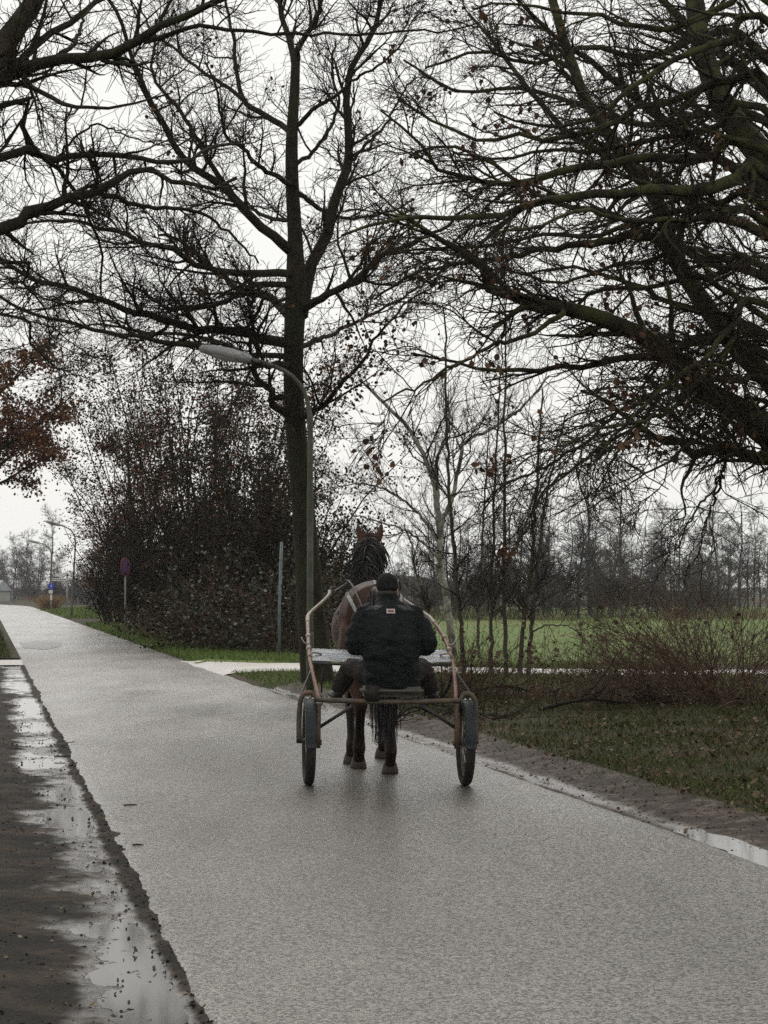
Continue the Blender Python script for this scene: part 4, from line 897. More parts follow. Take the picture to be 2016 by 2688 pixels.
# ================================================================== STREET LAMPS AND SIGNS
def lamp(x, D, label, zbase=0.0, rot=0.0):
    X = (x - CX) / F * D; root = thing('street_lamp', label, 'lamp', 'street lamps along the road', loc=(X, D, zbase), rz=rot)
    S = D * 0 + 1.0
    tube_obj('base_sleeve', [(0, 0, -.2), (0, 0, .9), (0, 0, .95)], [.062, .062, .05], 'lamp_metal', root, 14)
    pole = curve_pts([(0, 0, .9), (0, 0, 2.0), (0, 0, 3.2), (0, 0, 4.1), (-.02, 0, 4.45), (-.12, 0, 4.78), (-.36, 0, 5.03), (-.70, 0, 5.18), (-.98, 0, 5.25)], 34)
    tube_obj('pole', pole, [.05] * 16 + [.045] * 8 + [.034] * 10, 'lamp_metal', root, 12)
    tube_obj('door', [(0, -.058, .35), (0, -.058, .65)], [(.035, .008), (.035, .008)], 'lamp_metal', root, 8)
    bm = bmesh.new(); ax = [(-.93, 0, 5.235), (-1.0, 0, 5.255), (-1.25, 0, 5.32), (-1.55, 0, 5.385), (-1.72, 0, 5.415), (-1.76, 0, 5.42)]
    bm_tube(bm, ax, [(.065, .05), (.12, .085), (.16, .10), (.155, .092), (.10, .06), (.03, .02)], 16, True, (0, 0, 1))
    head = bm_obj('lamp_head', bm, 'lamp_head', root)
    bm = bmesh.new(); bm_tube(bm, [(-1.03, 0, 5.235), (-1.2, 0, 5.268), (-1.5, 0, 5.335), (-1.68, 0, 5.378)], [(.06, .03), (.125, .075), (.125, .075), (.06, .03)], 14, True, (0, 0, 1))
    bm_obj('glass_cover', bm, 'lamp_glass', head)
    return root
lamp(814, 33.6, 'nearest grey street lamp, its pole in front of the tall tree trunk')
lamp(188, 121, 'second street lamp, leaning slightly, left of the hedge', rot=.1).rotation_euler[1] = .05
lamp(135, 165, 'farthest street lamp, a thin arm among hazy trees', rot=.1)

p = gnd(733, 1728); z0 = float(gz(p.x, p.y))
root = thing('sign_post', 'slim blue-grey sign post seen edge-on before the hedge', 'post', loc=(p.x, p.y, max(z0, -.03)))
tube_obj('post', [(0, 0, -.2), (0.0, 0, 1.2), (.05, 0, 2.72)], .036, 'post_blue', root, 12)
box_obj('sign_plate', (.05, 0.06, 2.45), (.012, .40, .60), 'post_grey', root, .004, Matrix.Rotation(.06, 3, 'Z'))
box_obj('clamp', (.045, 0.01, 2.3), (.09, .09, .04), 'post_blue', root, .004)

def disc(name, c, r, th, m, parent, R, seg=28, r2=None):
    bm = bmesh.new(); a = [i * 2 * math.pi / seg for i in range(seg)]
    f = [bm.verts.new((math.cos(t) * r, -th, math.sin(t) * r)) for t in a]; b = [bm.verts.new((math.cos(t) * r, th, math.sin(t) * r)) for t in a]
    bm.faces.new(f); bm.faces.new(b[::-1])
    for i in range(seg): bm.faces.new((f[i], f[(i + 1) % seg], b[(i + 1) % seg], b[i]))
    bmesh.ops.rotate(bm, verts=bm.verts[:], cent=(0, 0, 0), matrix=R); bmesh.ops.translate(bm, verts=bm.verts[:], vec=c)
    return bm_obj(name, bm, m, parent, False)
p = at(328, 1660, 76)
root = thing('no_stopping_sign', 'round purple no-stopping sign with red rim in front of the hedge', 'sign', loc=(p.x, p.y, 0))
R = Matrix.Rotation(math.radians(66), 3, 'Z')
tube_obj('post', [(0, .04, -.2), (0, .04, 2.7)], .03, 'post_grey', root, 10)
d0 = disc('sign_disc', (0, 0, 2.42), .34, .010, 'sign_red', root, R)
disc('blue_face', R @ Vector((0, -.014, 0)) + Vector((0, 0, 2.42)), .26, .003, 'sign_purple', d0, R)
for sgn in (-1, 1):
    bm = bmesh.new(); bm_box(bm, (0, 0, 0), (.05, .006, .50), Matrix.Rotation(sgn * math.pi / 4, 3, 'Y')); bmesh.ops.rotate(bm, verts=bm.verts[:], cent=(0, 0, 0), matrix=R)
    bmesh.ops.translate(bm, verts=bm.verts[:], vec=R @ Vector((0, -.018 - .003 * sgn, 0)) + Vector((0, 0, 2.42))); bm_obj('red_bar', bm, 'sign_red', d0, False)

p = gnd(134, 1610)
root = thing('cycle_path_sign', 'round blue sign on a post with white plates near the far lamps', 'sign', loc=(p.x, p.y, 0))
k_ = p.y / F
zof = lambda y: CAMZ + (HOR - y) * k_
tube_obj('post', [(0, .05, -.2), (0, .05, zof(1528))], .045, 'post_grey', root, 10)
I3 = Matrix.Identity(3)
d0 = disc('blue_disc', (0, 0, zof(1539)), 8.2 * k_, .012, 'sign_blue', root, I3)
bm = bmesh.new()
bm_tube(bm, [(-.05, -.022, zof(1536.5)), (.0, -.022, zof(1537.5)), (.05, -.022, zof(1538))], .018, 8); ellipsoid(bm, (.02, -.022, zof(1534.5)), (.028, .008, .028)); 
bm_tube(bm, [(0, -.022, zof(1538)), (-.03, -.022, zof(1543))], .016, 8); bm_tube(bm, [(.01, -.022, zof(1538)), (.05, -.022, zof(1543))], .016, 8)
bm_obj('white_symbol', bm, 'sign_white', d0)
box_obj('plate', (-.03, .0, zof(1553.5)), (10.5 * k_, .02, 8.5 * k_), 'sign_white', root, .004)
box_obj('plate', (.0, .0, zof(1568)), (5.2 * k_, .02, 13 * k_), 'sign_white', root, .004)
p = gnd(164, 1611)
root = thing('direction_sign', 'white direction signpost with two arms behind the round blue sign', 'sign', loc=(p.x, p.y + 2, 0))
k_ = (p.y + 2) / F
tube_obj('post', [(0, .06, -.2), (0, .06, zof(1503))], .045, 'post_grey', root, 10)
a1 = box_obj('sign_arm', (-15 * k_, 0, zof(1509)), (32 * k_, .03, 8.5 * k_), 'sign_white', root, .005, Matrix.Rotation(-.05, 3, 'Y'))
a2 = box_obj('sign_arm', (-20.5 * k_, 0, zof(1521.5)), (41 * k_, .03, 7 * k_), 'sign_white', root, .005)
rl = np.random.default_rng(4)
for q in range(7): box_obj('lettering', ((-38 + q * 5.2) * k_, -.018, zof(1521.5)), ((2.5 + 2 * rl.random()) * k_, .004, 2.6 * k_), 'sign_dark', a2)

# farmhouse roof at far left
M['house_roof'] = mat('house_roof', (.30, .31, .33), (.38, .39, .41), .6, .5); M['house_wall'] = mat('house_wall', (.30, .30, .28), (.36, .36, .33), .8, .8)
hx, hy = (-24 - CX) / F * 300, 300
root = thing('farmhouse', 'pale hazy farmhouse roof at the far left end of the road', 'house', loc=(hx, hy, 0), rz=.9); root.scale = (.6, .6, .6)
box_obj('wall', (0, 0, 1.3), (5, 8, 2.6), 'house_wall', root)
bm = bmesh.new(); pr = [(-2.9, 2.5), (0, 5.0), (2.9, 2.5)]
va = [bm.verts.new((x, -4.4, z)) for x, z in pr]; vb = [bm.verts.new((x, 4.4, z)) for x, z in pr]
bm.faces.new(va); bm.faces.new(vb[::-1]); bm.faces.new((va[0], va[1], vb[1], vb[0])); bm.faces.new((va[1], va[2], vb[2], vb[1])); bm.faces.new((va[2], va[0], vb[0], vb[2]))
rf = bm_obj('roof', bm, 'house_roof', root, False); box_obj('chimney', (.6, 1.5, 5.0), (.5, .5, 1.0), 'sign_dark', rf)
for yy in (-2, 1.5): box_obj('window', (2.53, yy, 1.4), (.08, 1.0, 1.1), 'sign_dark', root)

# ================================================================== CART, DRIVER, HORSE
M['rust_tube'] = mat('rust_tube', (.215, .092, .068), (.14, .064, .05), 14, .5, .1, 60, .5, c3=(.22, .14, .10), s3=.6)
M['tan_tube'] = mat('tan_tube', (.20, .165, .125), (.27, .225, .165), 14, .42, spec=.5)
M['old_steel'] = mat('old_steel', (.055, .042, .030), (.10, .085, .060), 16, .6, .3, 60, .35, c3=(.13, .07, .04), s3=.62)
M['black_steel'] = mat('black_steel', (.020, .020, .020), (.035, .032, .030), 16, .5, .2, 60, .4)
M['fender'] = mat('fender', (.020, .023, .027), (.036, .040, .044), 10, .4, .1, 30, .5)
M['board'] = mat('board', (.20, .215, .235), (.50, .52, .54), 5, .36, .25, 12, .6, .75, stretch=(1, 9, 1))  # light streaks in the colour imitate sky reflected in the metal
M['rubber'] = mat('rubber', (.014, .013, .012), (.030, .026, .022), 20, .75, .4, 80, .3)
M['tread'] = mat('tread', (.045, .032, .022), (.065, .05, .035), 20, .8)
M['chrome'] = mat('chrome', (.45, .45, .45), (.35, .33, .30), 20, .35, metal=.8)
M['seat_vinyl'] = mat('seat_vinyl', (.060, .055, .045), (.095, .085, .070), 9, .5, .2, 30, .4)
M['jacket'] = mat('jacket', (.0045, .0065, .0072), (.010, .0125, .013), 9, .7, .6, 26, .18)
M['jacket_sheen'] = mat('jacket_sheen', (.075, .08, .085), (.10, .105, .11), 20, .5)  # grey for light caught on the black shoulders, painted as colour
M['cap'] = mat('cap', (.008, .008, .008), (.014, .013, .013), 40, .85, .3, 120, .2)
M['trousers'] = mat('trousers', (.020, .017, .015), (.036, .030, .026), 14, .8, .4, 60, .2)
M['shoe'] = mat('shoe', (.012, .011, .011), (.022, .02, .02), 14, .5)
M['sole'] = mat('sole', (.35, .34, .32), (.25, .24, .22), 9, .7)
M['skin'] = mat('skin', (.42, .22, .16), (.48, .26, .19), 12, .55, spec=.4)
M['hair'] = mat('hair', (.03, .025, .02), (.05, .045, .04), 60, .6)
M['badge'] = mat('badge', (.75, .62, .60), (.80, .68, .66), 40, .6)
M['badge_red'] = mat('badge_red', (.5, .06, .06))
M['coat'] = mat('horse_coat', (.060, .029, .018), (.090, .045, .028), 5, .5, .15, 120, .16, c3=(.050, .024, .015), s3=.62)
def black_points(m):
    t = m.node_tree; p = t.nodes['Principled BSDF']; src_ = p.inputs['Base Color'].links[0].from_socket
    tc_ = t.nodes.new('ShaderNodeTexCoord'); sp_ = t.nodes.new('ShaderNodeSeparateXYZ'); t.links.new(tc_.outputs['Object'], sp_.inputs[0])
    mr = t.nodes.new('ShaderNodeMapRange'); mr.inputs[1].default_value = .18; mr.inputs[2].default_value = .72; mr.interpolation_type = 'SMOOTHSTEP'
    t.links.new(sp_.outputs[2], mr.inputs[0]); rp_ = t.nodes.new('ShaderNodeValToRGB'); e = rp_.color_ramp.elements
    e[0].position = 0; e[0].color = (.28, .30, .33, 1); e[1].position = 1; e[1].color = (1, 1, 1, 1); x_ = rp_.color_ramp.elements.new(.18); x_.color = (.10, .11, .12, 1); x2 = rp_.color_ramp.elements.new(.55); x2.color = (.13, .14, .15, 1)
    t.links.new(mr.outputs[0], rp_.inputs[0]); k = t.nodes.new('ShaderNodeMix'); k.data_type = 'RGBA'; k.blend_type = 'MULTIPLY'; k.inputs[0].default_value = 1
    t.links.new(src_, k.inputs[6]); t.links.new(rp_.outputs[0], k.inputs[7]); t.links.new(k.outputs[2], p.inputs['Base Color'])
black_points(M['coat'])
M['horse_hair'] = mat('horse_hair', (.006, .005, .005), (.014, .011, .010), 30, .5, spec=.4)
M['hoof'] = mat('hoof', (.030, .022, .017), (.055, .040, .030), 20, .6)
M['leather'] = mat('leather', (.015, .012, .010), (.028, .022, .018), 30, .5)
M['strap'] = mat('strap', (.42, .42, .40), (.52, .52, .50), 30, .5)

TH = math.radians(5.3)
OX, OY = .025, 17.33
cart = thing('horse_cart', 'two-wheeled road cart with copper-red shafts and black tyres drawn by the horse', 'cart', loc=(OX, OY, road_h(OX, OY)), rz=TH)
hl_, hr_ = (road_h(OX + s_ * .637 * math.cos(TH), OY + s_ * .637 * math.sin(TH)) for s_ in (-1, 1))
cart.location.z = (hl_ + hr_) / 2 - .003; cart.rotation_euler[1] = -math.atan2(hr_ - hl_, 1.274)
TW, WR = .637, .35
for s_ in (-1, 1):
    # shaft: lower rusty part, upper tan part sweeping in to the horse
    up_ = curve_pts([(s_ * .555, .02, .69), (s_ * .585, .35, .86), (s_ * .60, .70, 1.02), (s_ * .585, 1.2, 1.20), (s_ * .56, 1.75, 1.31), (s_ * .545, 1.92, 1.345), (s_ * .50, 2.08, 1.385), (s_ * .40, 2.30, 1.46), (s_ * .325, 2.48, 1.525), (s_ * .31, 2.56, 1.565)], 40)
    sh = tube_obj('shaft', up_, [.0165] * 40, 'rust_tube', cart, 12)
    tube_obj('shaft_sleeve', [v_ + Vector((0, 0, .0)) for v_ in up_[24:]], [.0185] * 16, 'tan_tube', sh, 12)
    tube_obj('shaft_hook', curve_pts([(s_ * .31, 2.56, 1.56), (s_ * .29, 2.60, 1.60), (s_ * .25, 2.60, 1.595), (s_ * .24, 2.57, 1.57)], 8), .014, 'old_steel', sh, 8)
    for q in (.58, .74):
        c_ = up_[int(q * 24)]
        tube_obj('binding', [c_ + Vector((0, -.022, -.008)), c_ + Vector((0, .022, .008))], .024, 'tan_tube', sh, 12)
    c_ = up_[14]
    tube_obj('binding_wire', curve_pts([c_ + Vector((0, 0, .02)), c_ + Vector((s_ * .035, -.02, .025)), c_ + Vector((s_ * .055, -.03, .05)), c_ + Vector((s_ * .065, -.03, .075))], 9), .005, 'strap', sh, 6)
# cross bar arching over both wheels
arch = curve_pts([(-.715, -.01, .36), (-.718, -.01, .50), (-.712, -.01, .62), (-.685, -.01, .675), (-.64, -.01, .69), (-.50, 0, .685), (0, .0, .675), (.50, 0, .685), (.64, -.01, .69), (.685, -.01, .675), (.712, -.01, .62), (.718, -.01, .50), (.715, -.01, .36)], 60)
# wheels must clear the bar: it runs just over the tyres
arch = [Vector((v_.x, v_.y, v_.z + (.055 if v_.z > .6 else 0))) if abs(v_.x) > .60 and v_.z > .6 else v_ for v_ in arch]
tube_obj('cross_bar', arch, .020, 'old_steel', cart, 12)
for s_ in (-1, 1):
    tube_obj('fork_strut', [(s_ * .565, 0, .66), (s_ * .565, 0, .45), (s_ * .565, 0, .30)], [(.022, .030)] * 3, 'old_steel', cart, 10, (0, 1, 0))
    tube_obj('axle', [(s_ * .545, 0, .35), (s_ * .728, 0, .35)], .014, 'black_steel', cart, 10)
    tube_obj('axle_nut', [(s_ * .535, 0, .345), (s_ * .548, 0, .345)], .026, 'old_steel', cart, 6)
    tube_obj('brace', [(s_ * .565, .0, .46), (s_ * .37, 0.01, .585), (s_ * .27, .01, .655)], .014, 'black_steel', cart, 8)
    tube_obj('stay_rod', curve_pts([(s_ * .60, .45, .91), (s_ * .66, .25, .80), (s_ * .722, .02, .66), (s_ * .732, -.01, .50), (s_ * .73, -.01, .34)], 14), .0095, 'black_steel', cart, 8)
    # wheel
    wc = Vector((s_ * TW, 0, WR))
    wh = bpy.data.objects.new('wheel', None); COL.objects.link(wh); wh.parent = cart; wh.location = wc
    bm = bmesh.new(); seg, ns = 56, 14; rings = []
    for i in range(seg):
        a = i * 2 * math.pi / seg; ring = []
        for k in range(ns):
            b = k * 2 * math.pi / ns; rx = .040 * math.cos(b); rr = (.030 if math.cos(b * 1) else .03) * math.sin(b)
            rad = WR - .030 + rr; ring.append(bm.verts.new((rx, rad * math.cos(a), rad * math.sin(a))))
        rings.append(ring)
    for i in range(seg):
        for k in range(ns):
            bm.faces.new((rings[i][k], rings[(i + 1) % seg][k], rings[(i + 1) % seg][(k + 1) % ns], rings[i][(k + 1) % ns]))
    bm_obj('tyre', bm, 'rubber', wh)
    bm = bmesh.new(); bm_tube(bm, [(0, (WR - .072) * math.cos(i * 2 * math.pi / 48), (WR - .072) * math.sin(i * 2 * math.pi / 48)) for i in range(49)], [(.020, .012)] * 49, 8, False, (1, 0, 0)); bm_obj('rim', bm, 'old_steel', wh)
    tube_obj('hub', [(-.045, 0, 0), (-.03, 0, 0), (.03, 0, 0), (.045, 0, 0)], [.022, .034, .034, .022], 'black_steel', wh, 14)
    for i in range(18):
        a = i * 2 * math.pi / 18; sd_ = .025 if i % 2 else -.025
        tube_obj('spoke', [(sd_, .03 * math.cos(a), .03 * math.sin(a)), (0, (WR - .075) * math.cos(a + .12), (WR - .075) * math.sin(a + .12))], .0028, 'chrome', wh, 5)
    # mudguard over the rear upper quarter
    bm = bmesh.new(); cols = []
    for i in range(15):
        a = math.radians(100 + i * 84 / 14); rr = WR + .014
        cols.append([bm.verts.new((dx, (rr - dz) * math.cos(a), (rr - dz) * math.sin(a))) for dx, dz in ((-.049, .03), (-.044, .008), (-.020, 0), (.020, 0), (.044, .008), (.049, .03))])
    for i in range(14):
        for k in range(5): bm.faces.new((cols[i][k], cols[i][k + 1], cols[i + 1][k + 1], cols[i + 1][k]))
    bmesh.ops.solidify(bm, geom=bm.faces[:], thickness=.004); bmesh.ops.translate(bm, verts=bm.verts[:], vec=wc)
    fe = bm_obj('mudguard', bm, 'fender', cart)
    for dx in (-.02, .02): 
        bm = bmesh.new(); ellipsoid(bm, wc + Vector((dx, -.10, WR + .002)), (.010, .006, .010), None, 10); bm_obj('bolt', bm, 'chrome', fe)
    # foot rest
    tube_obj('foot_rest', curve_pts([(s_ * .585, .45, .90), (s_ * .55, .58, .74), (s_ * .47, .66, .655), (s_ * .33, .68, .65)], 12), .012, 'black_steel', cart, 8)
# splash board between the shafts
bm = bmesh.new()
nx, ny = 25, 9; gridv = [[None] * nx for _ in range(ny)]
for j in range(ny):
    for i in range(nx):
        u, v_ = i / (nx - 1), j / (ny - 1); x = (u - .5) * 1.17
        z = .985 + .095 * v_ + .006 * math.sin(u * 19 + v_ * 3) * (v_ * (1 - v_) * 4) - .012 * math.sin(u * math.pi)
        gridv[j][i] = bm.verts.new((x, .56 + .30 * v_, z))
for j in range(ny - 1):
    for i in range(nx - 1): bm.faces.new((gridv[j][i], gridv[j][i + 1], gridv[j + 1][i + 1], gridv[j + 1][i]))
bmesh.ops.solidify(bm, geom=bm.faces[:], thickness=.006)
sb = bm_obj('splash_board', bm, 'board', cart)
tube_obj('edge_bar', [(-.59, .555, .965), (-.3, .553, .956), (0, .553, .953), (.3, .553, .956), (.59, .555, .965)], (.012), 'black_steel', sb, 8)
for s_ in (-1, 1):
    tube_obj('edge_tie', curve_pts([(s_ * .50, .70, 1.035), (s_ * .57, .68, 1.05), (s_ * .61, .66, 1.02)], 7), .008, 'tan_tube', sb, 6)
    tube_obj('board_stay', [(s_ * .50, .56, .95), (s_ * .505, .56, .72)], .007, 'black_steel', cart, 6)
# seat
bm = bmesh.new(); bm_box(bm, (.04, .13, .765), (.50, .34, .065)); bmesh.ops.bevel(bm, geom=bm.edges[:], offset=.022, segments=3, affect='EDGES'); bm_obj('seat', bm, 'seat_vinyl', cart)
box_obj('seat_pan', (.04, .13, .722), (.46, .30, .018), 'black_steel', cart, .004)
for s_ in (-1, 1): tube_obj('seat_bracket', [(.04 + s_ * .16, .02, .69), (.04 + s_ * .17, .14, .715)], .016, 'black_steel', cart, 8)
tube_obj('seat_spring', [(.04, .06, .68), (.04, .12, .715)], .035, 'black_steel', cart, 10)
bm = bmesh.new(); bm_box(bm, (-.13, -.03, .745), (.12, .03, .13)); bmesh.ops.bevel(bm, geom=bm.edges[:], offset=.012, segments=2, affect='EDGES'); bm_obj('tool_bag', bm, 'trousers', cart)
bm = bmesh.new(); bm_box(bm, (.165, -.012, .712), (.075, .012, .028)); bmesh.ops.bevel(bm, geom=bm.edges[:], offset=.005, segments=2, affect='EDGES'); bm_obj('reflector', bm, 'seat_vinyl', cart)
tube_obj('hanging_strap', curve_pts([(-.085, .03, .66), (-.088, .03, .50), (-.09, .03, .40), (-.085, .03, .345), (-.055, .03, .335), (-.040, .03, .37), (-.042, .03, .42)], 18), [(.010, .004)] * 18, 'leather', cart, 8)

# ---------------- driver
drv = thing('person', 'driver in black jacket and cap sitting on the cart, seen from behind', 'person', loc=tuple(cart.location), rz=TH); drv.rotation_euler[1] = cart.rotation_euler[1]
def v3(*a): return Vector(a)
bm = bmesh.new()
bm_tube(bm, [(.04, .14, .80), (.04, .13, .90), (.03, .10, 1.02), (.02, .11, 1.18), (.01, .13, 1.32), (.01, .15, 1.42), (.0, .165, 1.47)], [(.17, .13), (.19, .145), (.20, .14), (.21, .14), (.205, .13), (.17, .10), (.075, .07)], 18, True, (0, 1, 0))
bm_tube(bm, [(0, .165, 1.43), (0, .18, 1.50), (0, .195, 1.56)], [.062, .058, .058], 14)
ellipsoid(bm, (0, .205, 1.60), (.078, .098, .112)); ellipsoid(bm, (0, .235, 1.545), (.058, .065, .06))
ellipsoid(bm, (0, .305, 1.585), (.014, .02, .026)); ellipsoid(bm, (0, .292, 1.54), (.024, .012, .010))
for s_ in (-1, 1):
    ellipsoid(bm, (s_ * .082, .195, 1.585), (.012, .020, .034)); ellipsoid(bm, (s_ * .03, .287, 1.615), (.013, .012, .009))
    sh, el, wr = v3(s_ * .20 + .01, .14, 1.40), v3(s_ * .30 + .03, .13, 1.13), v3(s_ * .15 + .02, .42, 1.14)
    bm_tube(bm, [sh, (sh + el) / 2, el], [.062, .055, .048], 12); bm_tube(bm, [el, (el + wr) / 2, wr], [.048, .043, .030], 12)
    hp = v3(s_ * .10 + .04, .16, .87); kn = v3(s_ * .30 + .03, .50, .93); an = v3(s_ * .40 + .03, .62, .70)
    bm_tube(bm, [hp, (hp + kn) / 2, kn], [.088, .078, .062], 12); bm_tube(bm, [kn, kn * .5 + an * .5, an], [.060, .058, .042], 12)
    bm_tube(bm, [an + v3(0, -.05, -.01), an + v3(s_ * .01, .06, 0), an + v3(s_ * .03, .17, .01)], [(.035, .035), (.042, .032), (.030, .02)], 10)
    # hand: palm, four curled fingers and a thumb closed on the rein
    pc = wr + v3(-s_ * .028, .055, .0)
    ellipsoid(bm, pc, (.022, .045, .042))
    for f_, (dz, ln) in enumerate(((.030, .068), (.011, .075), (-.009, .070), (-.027, .055))):
        b0 = pc + v3(-s_ * .004, .038, dz); b1 = b0 + v3(-s_ * .012, ln * .5, 0); b2 = b1 + v3(-s_ * .034, ln * .05, -.002); b3 = b2 + v3(-s_ * .008, -ln * .38, 0)
        bm_tube(bm, [b0, b1, b2, b3], [.0100, .0095, .009, .008], 8)
    bm_tube(bm, [pc + v3(-s_ * .012, -.015, .036), pc + v3(-s_ * .036, .018, .046), pc + v3(-s_ * .052, .050, .038)], [.011, .010, .009], 8)
body = fused('body', bm, 'skin', drv, .0085, 3)
# trousers, jacket, cap, shoes as clothing
bm = bmesh.new()
bm_tube(bm, [(.04, .13, .795), (.04, .13, .87), (.035, .11, 1.0)], [(.20, .15), (.21, .16), (.20, .15)], 18, True, (0, 1, 0))
for s_ in (-1, 1):
    hp = v3(s_ * .10 + .04, .16, .87); kn = v3(s_ * .30 + .03, .50, .935); an = v3(s_ * .395 + .03, .61, .73)
    bm_tube(bm, [hp, (hp + kn) / 2, kn, kn + v3(s_ * .02, .03, -.03)], [.105, .095, .082, .07], 12); bm_tube(bm, [kn + v3(0, -.02, .015), kn * .5 + an * .5, an], [.078, .078, .066], 12)
def fold(amp, sc): return lambda c: amp * (noise.noise(Vector((c.x * sc, c.y * sc, c.z * sc * 2.2))) + .5 * noise.noise(Vector((c.x * sc * 2.3 + 4, c.y * sc * 2, c.z * sc * 4.2))))
fused('trousers', bm, 'trousers', drv, .011, 3, fold(.012, 9))
bm = bmesh.new()
bm_tube(bm, [(.04, .12, .785), (.04, .12, .86), (.04, .105, .95), (.03, .085, 1.06), (.025, .085, 1.17), (.015, .10, 1.28), (.01, .125, 1.37), (.01, .145, 1.435), (.0, .16, 1.475)],
        [(.228, .178), (.232, .185), (.232, .188), (.240, .190), (.245, .188), (.240, .172), (.215, .15), (.165, .115), (.092, .088)], 22, True, (0, 1, 0))
bm_tube(bm, [(0, .16, 1.455), (0, .17, 1.50), (0, .18, 1.555)], [(.098, .092), (.084, .080), (.080, .078)], 16, True, (0, 1, 0))
for s_ in (-1, 1):
    sh, el, wr = v3(s_ * .185 + .01, .135, 1.395), v3(s_ * .305 + .03, .12, 1.12), v3(s_ * .165 + .02, .40, 1.14)
    bm_tube(bm, [sh + v3(-s_ * .05, 0, .015), sh, sh * .5 + el * .5 + v3(s_ * .012, 0, 0), el + v3(0, 0, .02), el + v3(-s_ * .01, .02, -.03)], [.075, .088, .088, .084, .065], 14)
    bm_tube(bm, [el + v3(0, -.02, 0), el * .5 + wr * .5, wr], [.082, .068, .046], 14)
jk = fused('jacket', bm, 'jacket', drv, .012, 3, fold(.014, 7.5))
JT = BVHTree.FromPolygons([v_.co[:] for v_ in jk.data.vertices], [p_.vertices[:] for p_ in jk.data.polygons])
def on_surface(T, x, z, off=.006, y0=-3):
    h = T.ray_cast(Vector((x, y0, z)), Vector((0, 1, 0)))
    return (h[0] + h[1] * off, h[1]) if h[0] else (None, None)
def patch(name, T, xs, zs, m, parent, off=.006, shape=None, th=.002):
    bm = bmesh.new(); g_ = []
    for z in zs:
        row = []
        for x in xs:
            xx = x + (shape(z) if shape else 0); p_, n_ = on_surface(T, xx, z, off); row.append(bm.verts.new(p_) if p_ else None)
        g_.append(row)
    for j in range(len(zs) - 1):
        for i in range(len(xs) - 1):
            q = (g_[j][i], g_[j][i + 1], g_[j + 1][i + 1], g_[j + 1][i])
            if all(q): bm.faces.new(q)
    bmesh.ops.solidify(bm, geom=bm.faces[:], thickness=th)
    return bm_obj(name, bm, m, parent)
bd = patch('jacket_label', JT, np.linspace(-.022, .046, 8), np.linspace(1.388, 1.424, 6), 'badge', jk, .007)
for q, (a, b, h) in enumerate(((-.008, .000, .014), (.002, .008, .010), (.010, .016, .012), (.018, .024, .010), (.026, .033, .014))):
    patch('label_print', JT, np.linspace(a, b, 3), np.linspace(1.401, 1.401 + h, 3), 'badge_red', bd, .0095, th=.001)
for s_ in (-1, 1): patch('shoulder_sheen', JT, np.linspace(-.05, .05, 7) + s_ * .135 + .01, np.linspace(1.415, 1.455, 6), 'jacket_sheen', jk, .004, lambda z: -s_ * (z - 1.43) * 1.6)  # painted sheen laid on the shoulders, not a separate cloth
patch('collar_zip', JT, np.linspace(-.003, .003, 2), np.linspace(1.475, 1.51, 4), 'chrome', jk, .004)
bm = bmesh.new(); ellipsoid(bm, (0, .20, 1.625), (.093, .112, .100)); ellipsoid(bm, (0, .19, 1.60), (.0905, .108, .058)); ellipsoid(bm, (0, .315, 1.612), (.065, .06, .012))
fused('cap', bm, 'cap', drv, .008, 3, fold(.003, 20))
bm = bmesh.new(); ellipsoid(bm, (0, .182, 1.56), (.079, .092, .045)); bm_obj('hair', bm, 'hair', drv)
for s_ in (-1, 1):
    an = v3(s_ * .40 + .03, .62, .70); bm = bmesh.new()
    bm_tube(bm, [an + v3(-s_ * .005, -.075, -.015), an + v3(0, -.03, 0), an + v3(s_ * .012, .07, -.005), an + v3(s_ * .03, .16, .0), an + v3(s_ * .036, .20, -.005)], [(.036, .035), (.046, .052), (.050, .042), (.044, .03), (.02, .018)], 14, True, (0, 0, 1))
    so = fused('shoe', bm, 'shoe', drv, .008, 2)
    bm = bmesh.new(); bm_tube(bm, [an + v3(-s_ * .008, -.085, -.048), an + v3(s_ * .012, .06, -.048), an + v3(s_ * .036, .205, -.030)], [(.038, .010), (.050, .010), (.026, .009)], 12, True, (0, 0, 1)); bm_obj('sole', bm, 'sole', so)

# ---------------- horse (local y = 0 at the back of the rump)
HY = 1.02; HT = math.radians(4.6)
ho = Vector((OX - math.sin(TH) * HY + .005, OY + math.cos(TH) * HY, 0)); ho.z = road_h(ho.x, ho.y)
horse = thing('horse', 'bay horse with black mane and tail walking away in harness', 'horse', loc=tuple(ho), rz=HT)
bm = bmesh.new()
bm_tube(bm, [(0, .03, 1.34), (0, .12, 1.365), (0, .28, 1.36), (0, .48, 1.32), (0, .75, 1.245), (0, 1.0, 1.225), (0, 1.2, 1.25), (0, 1.4, 1.28), (0, 1.58, 1.25), (0, 1.70, 1.22)],
        [(.13, .17), (.25, .26), (.305, .30), (.315, .315), (.34, .335), (.335, .345), (.29, .355), (.25, .345), (.20, .27), (.12, .17)], 24, True, (0, 0, 1))
neck = [(0, 1.36, 1.42), (0, 1.50, 1.58), (.01, 1.62, 1.76), (.04, 1.70, 1.92), (.06, 1.76, 2.02)]
bm_tube(bm, neck, [(.28, .165), (.25, .130), (.20, .102), (.155, .088), (.11, .084)], 18, True, (1, 0, 0.001))
